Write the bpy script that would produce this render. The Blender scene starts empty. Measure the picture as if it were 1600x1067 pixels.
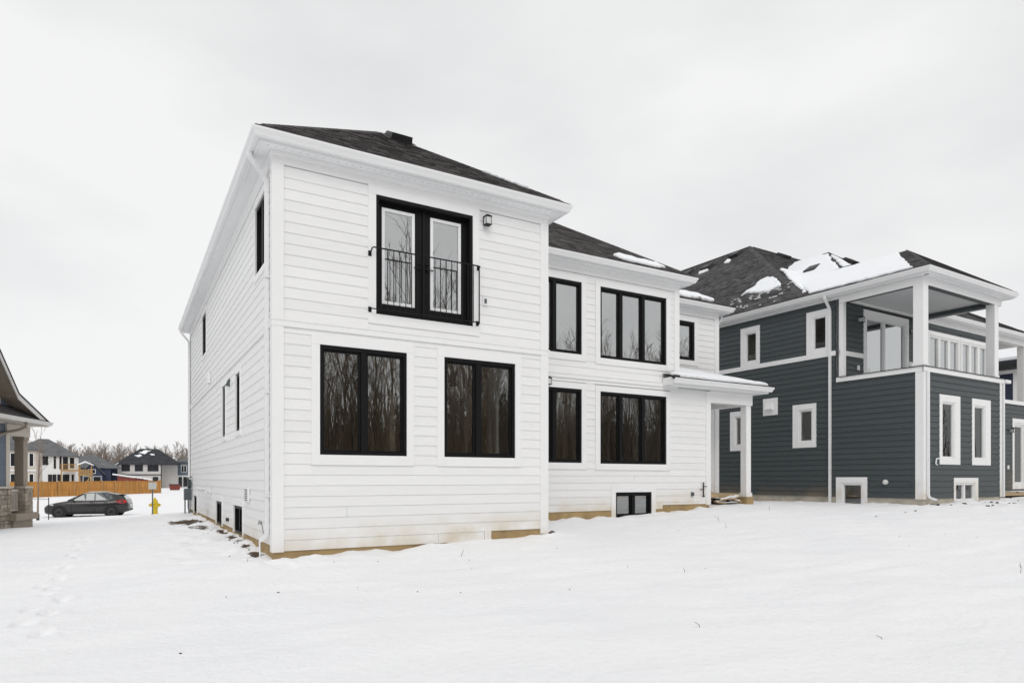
import bpy, bmesh, math, random
import numpy as np
from mathutils import Vector, Matrix, noise as mnoise
R = math.radians
random.seed(7)
rng = np.random.default_rng(11)
scene = bpy.context.scene
col = scene.collection

# ------------------------------------------------------------------ camera
cam_d = bpy.data.cameras.new('camera')
cam = bpy.data.objects.new('camera', cam_d); col.objects.link(cam)
cam.location = (-2.098, -11.197, 1.6)
cam.rotation_euler = (R(90), 0, R(-30.366))
cam_d.sensor_width = 36.0
cam_d.lens = 36.0 * 1036 / 1600
cam_d.shift_y = (747.5 - 533.5) / 1600
cam_d.clip_start = 0.1; cam_d.clip_end = 4000
scene.camera = cam

# ------------------------------------------------------------------ world: overcast daylight
SUN_EL, SUN_AZ = 40.0, 200.0          # azimuth measured from +Y clockwise
w = bpy.data.worlds.new('World'); scene.world = w; w.use_nodes = True
nt = w.node_tree; nt.nodes.clear()
out = nt.nodes.new('ShaderNodeOutputWorld'); bg = nt.nodes.new('ShaderNodeBackground')
sky = nt.nodes.new('ShaderNodeTexSky'); sky.sky_type = 'NISHITA'; sky.sun_disc = False
sky.sun_elevation = R(SUN_EL); sky.sun_rotation = R(SUN_AZ)
tc = nt.nodes.new('ShaderNodeTexCoord'); mp = nt.nodes.new('ShaderNodeMapping')
mp.inputs['Scale'].default_value = (1.0, 1.0, 2.2); mp.inputs['Location'].default_value = (3.1, 0.4, 1.7)
nz = nt.nodes.new('ShaderNodeTexNoise'); nz.inputs['Scale'].default_value = 1.7
nz.inputs['Detail'].default_value = 5; nz.inputs['Roughness'].default_value = 0.5
rp = nt.nodes.new('ShaderNodeValToRGB')
rp.color_ramp.elements[0].position = 0.37; rp.color_ramp.elements[0].color = (7.55, 7.58, 7.63, 1)
rp.color_ramp.elements[1].position = 0.61; rp.color_ramp.elements[1].color = (8.95, 8.95, 8.94, 1)
mx = nt.nodes.new('ShaderNodeMix'); mx.data_type = 'RGBA'; mx.inputs['Factor'].default_value = 0.97
nt.links.new(tc.outputs['Generated'], mp.inputs['Vector']); nt.links.new(mp.outputs['Vector'], nz.inputs['Vector'])
nt.links.new(nz.outputs['Fac'], rp.inputs['Fac'])
nt.links.new(sky.outputs['Color'], mx.inputs['A']); nt.links.new(rp.outputs['Color'], mx.inputs['B'])
nt.links.new(mx.outputs['Result'], bg.inputs['Color']); bg.inputs['Strength'].default_value = 0.1
nt.links.new(bg.outputs['Background'], out.inputs['Surface'])

# ------------------------------------------------------------------ sun behind the cloud
sd = bpy.data.lights.new('sun', 'SUN'); sd.energy = 0.9; sd.angle = R(35); sd.color = (1.0, 0.97, 0.93)
so = bpy.data.objects.new('sun', sd); col.objects.link(so)
el, az = R(SUN_EL), R(SUN_AZ)
sv = Vector((math.sin(az) * math.cos(el), math.cos(az) * math.cos(el), math.sin(el)))
so.rotation_euler = sv.to_track_quat('Z', 'Y').to_euler()

vs = scene.view_settings
vs.view_transform = 'Standard'; vs.look = 'None'; vs.exposure = 0.05; vs.gamma = 1.0
vs.use_curve_mapping = False
scene.render.engine = 'CYCLES'
scene.cycles.max_bounces = 6; scene.cycles.diffuse_bounces = 3; scene.cycles.glossy_bounces = 3; scene.cycles.transparent_max_bounces = 12

# ------------------------------------------------------------------ materials
def N(t, k, **kw):
    n = t.nodes.new(k)
    for a, b in kw.items(): setattr(n, a, b)
    return n
def mat(name, c, rough=0.6, var=0.06, scale=6.0, bump=0.0, bscale=60.0, metal=0.0, spec=0.4, rnd=0.0, stretch=(1, 1, 1), coat=0.0):
    m = bpy.data.materials.new(name); m.use_nodes = True
    t = m.node_tree; b = t.nodes['Principled BSDF']; L = t.links.new
    b.inputs['Roughness'].default_value = rough; b.inputs['Metallic'].default_value = metal
    b.inputs['Specular IOR Level'].default_value = spec
    if coat: b.inputs['Coat Weight'].default_value = coat
    geo = N(t, 'ShaderNodeNewGeometry')
    mpn = N(t, 'ShaderNodeMapping'); mpn.inputs['Scale'].default_value = stretch
    L(geo.outputs['Position'], mpn.inputs['Vector'])
    nz = N(t, 'ShaderNodeTexNoise'); nz.inputs['Scale'].default_value = scale; nz.inputs['Detail'].default_value = 6
    nz.inputs['Roughness'].default_value = 0.6
    L(mpn.outputs['Vector'], nz.inputs['Vector'])
    mr = N(t, 'ShaderNodeMapRange'); mr.inputs['From Min'].default_value = 0.25; mr.inputs['From Max'].default_value = 0.75
    mr.inputs['To Min'].default_value = 1 - var; mr.inputs['To Max'].default_value = 1 + var
    L(nz.outputs['Fac'], mr.inputs['Value'])
    val = mr.outputs['Result']
    if rnd:
        oi = N(t, 'ShaderNodeObjectInfo'); m2 = N(t, 'ShaderNodeMapRange')
        m2.inputs['To Min'].default_value = 1 - rnd; m2.inputs['To Max'].default_value = 1 + rnd
        L(oi.outputs['Random'], m2.inputs['Value'])
        mu = N(t, 'ShaderNodeMath', operation='MULTIPLY'); L(val, mu.inputs[0]); L(m2.outputs['Result'], mu.inputs[1]); val = mu.outputs[0]
    vm = N(t, 'ShaderNodeVectorMath', operation='SCALE'); vm.inputs[0].default_value = c[:3]; L(val, vm.inputs['Scale'])
    L(vm.outputs['Vector'], b.inputs['Base Color'])
    if bump:
        bn = N(t, 'ShaderNodeTexNoise'); bn.inputs['Scale'].default_value = bscale; bn.inputs['Detail'].default_value = 4
        L(mpn.outputs['Vector'], bn.inputs['Vector'])
        bp = N(t, 'ShaderNodeBump'); bp.inputs['Strength'].default_value = bump; bp.inputs['Distance'].default_value = 0.02
        L(bn.outputs['Fac'], bp.inputs['Height']); L(bp.outputs['Normal'], b.inputs['Normal'])
    m['vec'] = vm.name
    return m
def stain(m, c, zlo, zhi, amount=0.8, scale=3.0, xs=None):
    """mud splashed up from the ground, in an uneven band"""
    t = m.node_tree; b = t.nodes['Principled BSDF']; L = t.links.new
    src = t.nodes[m['vec']].outputs['Vector']
    geo = N(t, 'ShaderNodeNewGeometry'); sp = N(t, 'ShaderNodeSeparateXYZ'); L(geo.outputs['Position'], sp.inputs[0])
    # the snow line climbs towards +X
    g = N(t, 'ShaderNodeMath', operation='MULTIPLY_ADD'); g.inputs[1].default_value = -0.045; L(sp.outputs['X'], g.inputs[0]); L(sp.outputs['Z'], g.inputs[2])
    mr = N(t, 'ShaderNodeMapRange'); mr.inputs['From Min'].default_value = zlo; mr.inputs['From Max'].default_value = zhi
    mr.inputs['To Min'].default_value = 1; mr.inputs['To Max'].default_value = 0; L(g.outputs[0], mr.inputs['Value'])
    nz = N(t, 'ShaderNodeTexNoise'); nz.inputs['Scale'].default_value = scale; nz.inputs['Detail'].default_value = 5
    L(geo.outputs['Position'], nz.inputs['Vector'])
    r2 = N(t, 'ShaderNodeMapRange'); r2.inputs['From Min'].default_value = 0.3; r2.inputs['From Max'].default_value = 0.65; L(nz.outputs['Fac'], r2.inputs['Value'])
    mu = N(t, 'ShaderNodeMath', operation='MULTIPLY'); L(mr.outputs['Result'], mu.inputs[0]); L(r2.outputs['Result'], mu.inputs[1])
    m3 = N(t, 'ShaderNodeMath', operation='MULTIPLY'); L(mu.outputs[0], m3.inputs[0]); m3.inputs[1].default_value = amount
    if xs:
        a = N(t, 'ShaderNodeMapRange'); a.inputs['From Min'].default_value = xs[0]; a.inputs['From Max'].default_value = xs[1]; L(sp.outputs['Y'], a.inputs['Value'])
        m4 = N(t, 'ShaderNodeMath', operation='MULTIPLY'); L(m3.outputs[0], m4.inputs[0]); L(a.outputs['Result'], m4.inputs[1]); m3 = m4
    mxn = N(t, 'ShaderNodeMix', data_type='RGBA'); L(m3.outputs[0], mxn.inputs['Factor']); L(src, mxn.inputs['A'])
    mxn.inputs['B'].default_value = (*c, 1); L(mxn.outputs['Result'], b.inputs['Base Color'])
def glass(name, refl, tint=(0.8, 0.82, 0.82), rcol=(0.9, 0.92, 0.93)):
    m = bpy.data.materials.new(name); m.use_nodes = True; t = m.node_tree; t.nodes.clear(); L = t.links.new
    o = N(t, 'ShaderNodeOutputMaterial'); g = N(t, 'ShaderNodeBsdfGlossy'); tr = N(t, 'ShaderNodeBsdfTransparent'); mx = N(t, 'ShaderNodeMixShader')
    g.inputs['Roughness'].default_value = 0.0; g.inputs['Color'].default_value = (*rcol, 1); tr.inputs['Color'].default_value = (*tint, 1)
    fr = N(t, 'ShaderNodeLayerWeight'); fr.inputs['Blend'].default_value = 0.25
    mr = N(t, 'ShaderNodeMapRange'); mr.inputs['To Min'].default_value = refl; mr.inputs['To Max'].default_value = 1.0
    L(fr.outputs['Fresnel'], mr.inputs['Value']); L(mr.outputs['Result'], mx.inputs['Fac'])
    # slight waviness of the panes
    geo = N(t, 'ShaderNodeNewGeometry'); nz = N(t, 'ShaderNodeTexNoise'); nz.inputs['Scale'].default_value = 2.2; nz.inputs['Detail'].default_value = 1
    L(geo.outputs['Position'], nz.inputs['Vector']); bp = N(t, 'ShaderNodeBump'); bp.inputs['Strength'].default_value = 0.0025; bp.inputs['Distance'].default_value = 0.1
    L(nz.outputs['Fac'], bp.inputs['Height']); L(bp.outputs['Normal'], g.inputs['Normal'])
    L(tr.outputs[0], mx.inputs[1]); L(g.outputs[0], mx.inputs[2]); L(mx.outputs[0], o.inputs['Surface'])
    return m

M = {}
M['siding'] = mat('white_fibre_cement', (0.83, 0.83, 0.828), 0.5, 0.03, 2.5, 0.05, 40, rnd=0.022, stretch=(1, 1, 6))
stain(M['siding'], (0.60, 0.51, 0.37), 0.34, 0.86, 0.8, 2.0)
M['trim'] = mat('white_trim_paint', (0.85, 0.85, 0.848), 0.45, 0.02, 3.0)
stain(M['trim'], (0.62, 0.54, 0.40), 0.30, 0.75, 0.6, 2.6)
M['alu'] = mat('white_aluminium', (0.80, 0.805, 0.81), 0.35, 0.02, 2.0, spec=0.5)
M['soffit'] = mat('white_soffit', (0.80, 0.81, 0.82), 0.5, 0.03, 3.0)
M['hole'] = mat('vent_hole', (0.12, 0.12, 0.12), 0.9, 0.05)
M['black'] = mat('black_frame', (0.007, 0.007, 0.008), 0.45, 0.2, 5.0, spec=0.18)
M['iron'] = mat('black_iron', (0.009, 0.009, 0.010), 0.5, 0.2, 20.0, spec=0.2)
M['white_pvc'] = mat('white_pvc', (0.83, 0.84, 0.84), 0.35, 0.02)
M['concrete'] = mat('tan_concrete', (0.36, 0.255, 0.125), 0.9, 0.30, 2.2, 0.5, 25)
M['concrete2'] = mat('grey_concrete', (0.46, 0.42, 0.35), 0.9, 0.25, 3.0, 0.5, 25)
M['sheath'] = mat('white_sheathing', (0.45, 0.45, 0.45), 0.7, 0.03)
M['glass'] = glass('mirror_coated_glass', 0.35, (0.93, 0.93, 0.91))
M['glass_bright'] = glass('sky_bright_glass', 0.55)
M['glass_room'] = glass('ground_floor_glass', 0.18, (0.95, 0.95, 0.93))
M['glass_low'] = glass('clear_glass', 0.08, (0.9, 0.9, 0.88))
M['drywall'] = mat('bare_drywall', (0.70, 0.62, 0.50), 0.9, 0.10, 1.6)
M['plywood'] = mat('plywood', (0.46, 0.34, 0.20), 0.8, 0.2, 3.0, stretch=(1, 1, 8))
M['slate'] = mat('slate_siding', (0.057, 0.0695, 0.0735), 0.5, 0.05, 2.5, 0.05, 40, rnd=0.05, stretch=(1, 1, 6))
stain(M['slate'], (0.20, 0.15, 0.10), 0.15, 0.62, 0.9, 1.1, xs=(1.8, 3.4))
M['frame_white'] = mat('white_frame', (0.82, 0.825, 0.82), 0.4, 0.02)
M['pale_sheet'] = mat('pale_off_white', (0.80, 0.79, 0.76), 0.8, 0.05)  # for sheets added behind the deck panes, and for the deck ceiling trim
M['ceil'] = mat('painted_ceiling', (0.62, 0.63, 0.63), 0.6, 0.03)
M['wood'] = mat('raw_wood', (0.42, 0.30, 0.17), 0.8, 0.2, 4.0)
M['grey_metal'] = mat('grey_metal', (0.10, 0.12, 0.13), 0.5, 0.15, 8.0, metal=0.3)
M['copper'] = mat('dark_brass', (0.05, 0.045, 0.04), 0.45, 0.2, 10, metal=0.5)
M['lamp_glass'] = mat('seeded_lamp_glass', (0.62, 0.64, 0.63), 0.15, 0.1, 20, spec=0.6)
M['soil'] = mat('wet_soil', (0.045, 0.030, 0.018), 0.95, 0.5, 9.0, 0.9, 30)
M['dry'] = mat('dry_stalk', (0.17, 0.14, 0.10), 0.9, 0.3, 30)
M['bark'] = mat('bare_bark', (0.15, 0.118, 0.09), 0.95, 0.3, 4.0)
M['bark_far'] = mat('hazed_bark', (0.25, 0.205, 0.18), 0.95, 0.25, 1.0)  # distance haze is put into this colour, paler than the bark itself
M['snow_roof'] = mat('settled_snow', (0.86, 0.88, 0.905), 0.7, 0.02, 3.0, 0.5, 14, spec=0.25)
def shingle_mat(name, c):
    m = mat(name, c, 0.85, 0.30, 14.0, 0.5, 120)
    t = m.node_tree; b = t.nodes['Principled BSDF']; src = t.nodes[m['vec']]
    at = N(t, 'ShaderNodeAttribute'); at.attribute_name = 'tone'
    vmx = N(t, 'ShaderNodeVectorMath', operation='MULTIPLY')
    t.links.new(src.outputs['Vector'], vmx.inputs[0]); t.links.new(at.outputs['Color'], vmx.inputs[1])
    t.links.new(vmx.outputs['Vector'], b.inputs['Base Color']); return m
M['shingle'] = shingle_mat('charcoal_brown_shingle', (0.064, 0.059, 0.058))
M['shingle2'] = shingle_mat('charcoal_shingle', (0.070, 0.067, 0.069))
M['vent'] = mat('dark_roof_vent', (0.022, 0.022, 0.022), 0.5, 0.2, 8)

# ------------------------------------------------------------------ geometry helpers
def link(name, me, m=None, parent=None, loc=None, rz=0.0):
    o = bpy.data.objects.new(name, me); col.objects.link(o)
    if m is not None and not me.materials: me.materials.append(m)
    if parent: o.parent = parent
    if loc: o.location = loc
    if rz: o.rotation_euler.z = rz
    return o
def empty(name, loc, rz=0.0, label=None, cat=None, group=None):
    o = bpy.data.objects.new(name, None); col.objects.link(o); o.location = loc; o.rotation_euler.z = rz
    o.empty_display_size = 0.3
    if label: o['label'] = label
    if cat: o['category'] = cat
    if group: o['group'] = group
    return o
def tag(o, label=None, cat=None, group=None, kind=None):
    if label: o['label'] = label
    if cat: o['category'] = cat
    if group: o['group'] = group
    if kind: o['kind'] = kind
    return o
class MB:
    def __init__(s): s.v = []; s.f = []
    def add(s, pts, faces):
        n = len(s.v); s.v += [tuple(p) for p in pts]; s.f += [tuple(n + i for i in q) for q in faces]; return s
    BF = ((0, 3, 2, 1), (4, 5, 6, 7), (0, 1, 5, 4), (1, 2, 6, 5), (2, 3, 7, 6), (3, 0, 4, 7))
    def box(s, x0, x1, y0, y1, z0, z1):
        return s.add([(x0, y0, z0), (x1, y0, z0), (x1, y1, z0), (x0, y1, z0), (x0, y0, z1), (x1, y0, z1), (x1, y1, z1), (x0, y1, z1)], MB.BF)
    def prism(s, poly, z0, z1):
        n = len(poly)
        return s.add([(x, y, z0) for x, y in poly] + [(x, y, z1) for x, y in poly],
                     [tuple(range(n - 1, -1, -1)), tuple(range(n, 2 * n))] + [(i, (i + 1) % n, n + (i + 1) % n, n + i) for i in range(n)])
    def extrude(s, pts, vec):
        """closed polygon of 3-D points pushed along vec"""
        n = len(pts); v = Vector(vec)
        return s.add([tuple(p) for p in pts] + [tuple(Vector(p) + v) for p in pts],
                     [tuple(range(n - 1, -1, -1)), tuple(range(n, 2 * n))] + [(i, (i + 1) % n, n + (i + 1) % n, n + i) for i in range(n)])
    def tube(s, pts, rad, sides=8, cap=True):
        pts = [Vector(p) for p in pts]; n0 = len(s.v); k = len(pts)
        rads = rad if isinstance(rad, (list, tuple)) else [rad] * k
        up = None
        for i, p in enumerate(pts):
            d = (pts[min(i + 1, k - 1)] - pts[max(i - 1, 0)]).normalized()
            if up is None: up = d.orthogonal().normalized()
            up = (up - d * up.dot(d)).normalized(); bn = d.cross(up)
            for j in range(sides):
                a = 2 * math.pi * j / sides
                s.v.append(tuple(p + (up * math.cos(a) + bn * math.sin(a)) * rads[i]))
        for i in range(k - 1):
            for j in range(sides):
                a = n0 + i * sides + j; b = n0 + i * sides + (j + 1) % sides
                s.f.append((a, b, b + sides, a + sides))
        if cap:
            s.f.append(tuple(n0 + j for j in range(sides - 1, -1, -1))); s.f.append(tuple(n0 + (k - 1) * sides + j for j in range(sides)))
        return s
    def rtube(s, pts, w, d, wdir):
        """rectangular tube: width w along horizontal wdir, depth d along the other normal"""
        pts = [Vector(p) for p in pts]; n0 = len(s.v); k = len(pts); wd = Vector(wdir).normalized()
        for i, p in enumerate(pts):
            t = (pts[min(i + 1, k - 1)] - pts[max(i - 1, 0)]).normalized()
            nn = t.cross(wd).normalized()
            for a, b in ((-1, -1), (1, -1), (1, 1), (-1, 1)): s.v.append(tuple(p + wd * (a * w / 2) + nn * (b * d / 2)))
        for i in range(k - 1):
            for j in range(4):
                a = n0 + i * 4 + j; b = n0 + i * 4 + (j + 1) % 4; s.f.append((a, b, b + 4, a + 4))
        s.f.append((n0 + 3, n0 + 2, n0 + 1, n0)); e = n0 + (k - 1) * 4; s.f.append((e, e + 1, e + 2, e + 3)); return s
    def lathe(s, prof, c=(0, 0, 0), sides=16, axis='z'):
        n0 = len(s.v)
        for r, h in prof:
            for j in range(sides):
                a = 2 * math.pi * j / sides; x, y = r * math.cos(a), r * math.sin(a)
                p = (x, y, h) if axis == 'z' else ((h, x, y) if axis == 'x' else (x, h, y))
                s.v.append((c[0] + p[0], c[1] + p[1], c[2] + p[2]))
        for i in range(len(prof) - 1):
            for j in range(sides):
                a = n0 + i * sides + j; b = n0 + i * sides + (j + 1) % sides; s.f.append((a, b, b + sides, a + sides))
        s.f.append(tuple(n0 + j for j in range(sides - 1, -1, -1))); s.f.append(tuple(n0 + (len(prof) - 1) * sides + j for j in range(sides))); return s
    def mesh(s, name):
        me = bpy.data.meshes.new(name); me.from_pydata(s.v, [], s.f); me.update(); return me
    def build(s, name, m, parent=None, smooth=False, fix=False):
        me = s.mesh(name)
        if fix:
            b = bmesh.new(); b.from_mesh(me); bmesh.ops.recalc_face_normals(b, faces=b.faces); b.to_mesh(me); b.free()
        if smooth:
            me.polygons.foreach_set('use_smooth', [True] * len(me.polygons))
        return link(name, me, m, parent)

class Face:
    """a wall plane: a runs along h, d is outwards (h turned clockwise), z up"""
    def __init__(s, o, h):
        l = math.hypot(*h); s.o = o; s.h = (h[0] / l, h[1] / l); s.n = (s.h[1], -s.h[0]); s.rz = math.atan2(s.h[1], s.h[0])
    def P(s, a, d, z): return (s.o[0] + s.h[0] * a + s.n[0] * d, s.o[1] + s.h[1] * a + s.n[1] * d, z)
    def box(s, mb, a0, a1, d0, d1, z0, z1):
        q = [s.P(a0, d1, z0), s.P(a1, d1, z0), s.P(a1, d0, z0), s.P(a0, d0, z0)]
        return mb.add(q + [(x, y, z1) for x, y, _ in q], MB.BF)
    def ring(s, mb, a0, a1, z0, z1, w, d0, d1, wt=None, wb=None):
        wt = w if wt is None else wt; wb = w if wb is None else wb
        s.box(mb, a0, a0 + w, d0, d1, z0, z1); s.box(mb, a1 - w, a1, d0, d1, z0, z1)
        s.box(mb, a0 + w, a1 - w, d0, d1, z1 - wt, z1); s.box(mb, a0 + w, a1 - w, d0, d1, z0, z0 + wb); return mb

board_mesh = {}
def unit_board(m):
    if m.name not in board_mesh:
        b = MB(); lip = 0.028 if 'slate' in m.name else 0.019; pr = [(-lip, 0), (0, 0), (0, 1), (-0.006, 1)]
        b.add([(x, y, z) for x in (0, 1) for y, z in pr], [(0, 1, 2, 3), (7, 6, 5, 4), (0, 4, 5, 1), (1, 5, 6, 2), (2, 6, 7, 3), (3, 7, 4, 0)])
        me = b.mesh('siding_board'); me.materials.append(m); board_mesh[m.name] = me
    return board_mesh[m.name]
def put_board(F, parent, m, a0, a1, z0, z1):
    if a1 - a0 < 0.02 or z1 - z0 < 0.02: return
    o = link('siding_board', unit_board(m), None, parent); o.location = F.P(a0, 0.001, z0)
    o.rotation_euler.z = F.rz; o.scale = (a1 - a0, 1, z1 - z0)
def siding(F, parent, m, a0, a1, z0, z1, blocks=(), ex=0.178, seed=0, joint=0.0, first=None):
    rr = random.Random(seed); z = z0; zs = []
    while z < z1 - 0.01:
        zz = z + (first if (first and z == z0) else ex); zs.append((z, min(zz, z1))); z = zz
    for (p, q) in zs:
        bl = sorted((b for b in blocks if b[2] < q - 0.012 and b[3] > p + 0.012), key=lambda b: b[0])
        cur = a0; segs = []
        for b in bl:
            if b[0] > cur: segs.append((cur, b[0], p, q))
            if b[2] > p + 0.03: segs.append((max(b[0], a0), min(b[1], a1), p, b[2]))
            if b[3] < q - 0.03: segs.append((max(b[0], a0), min(b[1], a1), b[3], q))
            cur = max(cur, b[1])
        if cur < a1: segs.append((cur, a1, p, q))
        for s in segs:
            if joint and s[1] - s[0] > 2.5 and rr.random() < joint:
                c = s[0] + (s[1] - s[0]) * rr.uniform(0.15, 0.85)
                put_board(F, parent, m, s[0], c - 0.0025, s[2], s[3] + 0.004); put_board(F, parent, m, c + 0.0025, s[1], s[2], s[3] + 0.004)
            else: put_board(F, parent, m, s[0], s[1], s[2], s[3] + 0.004)
def shell(F, parent, m, a0, a1, z0, z1, holes, d0=-0.16, d1=0.0, name='wall'):
    """wall slab with openings left in it"""
    A = sorted({a0, a1, *[min(max(x, a0), a1) for h in holes for x in h[:2]]}); Z = sorted({z0, z1, *[min(max(x, z0), z1) for h in holes for x in h[2:4]]})
    mb = MB()
    for i in range(len(A) - 1):
        j = 0
        while j < len(Z) - 1:
            ca = (A[i] + A[i + 1]) / 2
            free = lambda k: not any(h[0] < ca < h[1] and h[2] < (Z[k] + Z[k + 1]) / 2 < h[3] for h in holes)
            if free(j):
                k = j
                while k + 1 < len(Z) - 1 and free(k + 1): k += 1
                F.box(mb, A[i], A[i + 1], d0, d1, Z[j], Z[k + 1]); j = k + 1
            else: j += 1
    return mb.build(name, m, parent)
def window(F, parent, a0, a1, z0, z1, mull=(), fm='black', tm='trim', gm='glass', trim=(0.15, 0.15, 0.15, 0.15), fw=0.055, mw=0.10, rec=0.06, proud=0.012, label=None, sash=0.03, pale_sheet=None, td=0.034, sm=None):
    mb = MB(); F.ring(mb, a0, a1, z0, z1, fw, -0.13, proud, fw * 1.25, fw)
    wn = mb.build('window', M[fm], parent)
    if label: wn['label'] = label
    cuts = [a0 + fw]
    for m_ in mull:
        b = MB(); F.box(b, m_ - mw / 2, m_ + mw / 2, -0.13, proud - 0.006, z0 + fw + 0.001, z1 - fw * 1.25 - 0.001); b.build('mullion', M[fm], wn)
        cuts += [m_ - mw / 2, m_ + mw / 2]
    cuts.append(a1 - fw)
    for i in range(0, len(cuts), 2):
        p, q = cuts[i] + 0.001, cuts[i + 1] - 0.001; b = MB()
        F.ring(b, p, q, z0 + fw + 0.001, z1 - fw * 1.25 - 0.001, sash, -0.10, -rec + 0.035); b.build('sash', M[sm or fm], wn)
        b = MB(); F.box(b, p + sash - 0.004, q - sash + 0.004, -rec - 0.008, -rec, z0 + fw + sash - 0.003, z1 - fw * 1.25 - sash + 0.003); b.build('pane', M[gm], wn)
        if pale_sheet:
            b = MB(); F.box(b, p + sash, q - sash, -rec - 0.035, -rec - 0.028, z0 + fw, z1 - fw); b.build('pale_sheet', M[pale_sheet], wn)  # pale sheet added behind the pane to stand in for reflected sky
    if trim:
        l, r, t, bt = trim
        for (x0, x1, y0, y1) in ((a0 - l, a0, z0 - bt, z1), (a1, a1 + r, z0 - bt, z1), (a0 - l, a1 + r, z1 + 0.0015, z1 + t), (a0 + 0.001, a1 - 0.001, z0 - bt, z0)):
            if x1 - x0 > 0.005 and y1 - y0 > 0.005:
                b = MB(); F.box(b, x0, x1, 0.0015, td, y0, y1); b.build('trim_board', M[tm], wn)
    return wn
def blk(a0, a1, z0, z1, t): return (a0 - t[0], a1 + t[1], z0 - t[3], z1 + t[2])
def corner_board(parent, c, t1, t2, z0, z1, m, wd=0.15, p=0.034):
    c = Vector(c); a = Vector(t1); b = Vector(t2)
    pts = [c - a * p - b * p, c + a * wd - b * p, c + a * wd, c, c + b * wd, c + b * wd - a * p]
    return MB().prism([(q.x, q.y) for q in pts], z0, z1).build('corner_board', m, parent)
def sweep(parent, name, path, prof, m, closed_ends=True, start=None, end=None):
    """profile (out, z) run along a plan path, mitred; one object for each straight run"""
    objs = []
    P = [Vector(p) for p in path]; ns = []
    for i in range(len(P) - 1):
        h = (P[i + 1] - P[i]).normalized(); ns.append(Vector((h.y, -h.x)))
    def off(i):
        if i == 0: return ns[0]
        if i == len(P) - 1: return ns[-1]
        a, b = ns[i - 1], ns[i]; return (a + b) / (1 + a.dot(b))
    for i in range(len(P) - 1):
        o0, o1 = off(i), off(i + 1); k = len(prof)
        pts = [(P[i].x + o0.x * q, P[i].y + o0.y * q, z) for q, z in prof] + [(P[i + 1].x + o1.x * q, P[i + 1].y + o1.y * q, z) for q, z in prof]
        fs = [(j, (j + 1) % k, k + (j + 1) % k, k + j) for j in range(k)] + [tuple(range(k - 1, -1, -1)), tuple(range(k, 2 * k))]
        objs.append(MB().add(pts, fs).build(name, m, parent))
    return objs
def gut_prof(z, s=1.0):
    return [(0.001, z - 0.135 * s), (0.065, z - 0.135 * s), (0.078, z - 0.115 * s), (0.088, z - 0.085 * s), (0.112, z - 0.045 * s), (0.120, z - 0.028 * s), (0.120, z), (0.106, z), (0.104, z - 0.03), (0.001, z - 0.03)]

# ------------------------------------------------------------------ roofs
class Slope:
    def __init__(s, pts):
        s.pts = [Vector(p) for p in pts]; s.o = s.pts[0]; e = s.pts[1] - s.pts[0]; s.e = e.normalized()
        nn = Vector((0, 0, 0))
        for i in range(len(s.pts)): nn += s.pts[i].cross(s.pts[(i + 1) % len(s.pts)])
        s.n = nn.normalized()
        if s.n.z < 0: s.n = -s.n
        s.g = s.n.cross(s.e).normalized()
        if s.g.z < 0: s.g = -s.g
        s.q = [((p - s.o).dot(s.e), (p - s.o).dot(s.g)) for p in s.pts]
    def at(s, a, g, h=0.0): return s.o + s.e * a + s.g * g + s.n * h
    def inv(s, p): p = Vector(p); return ((p - s.o).dot(s.e), (p - s.o).dot(s.g))
    def span(s, g):
        xs = []
        k = len(s.q)
        for i in range(k):
            (a0, g0), (a1, g1) = s.q[i], s.q[(i + 1) % k]
            if (g0 - g) * (g1 - g) < 0: xs.append(a0 + (a1 - a0) * (g - g0) / (g1 - g0))
        return (min(xs), max(xs)) if len(xs) >= 2 else None
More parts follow.
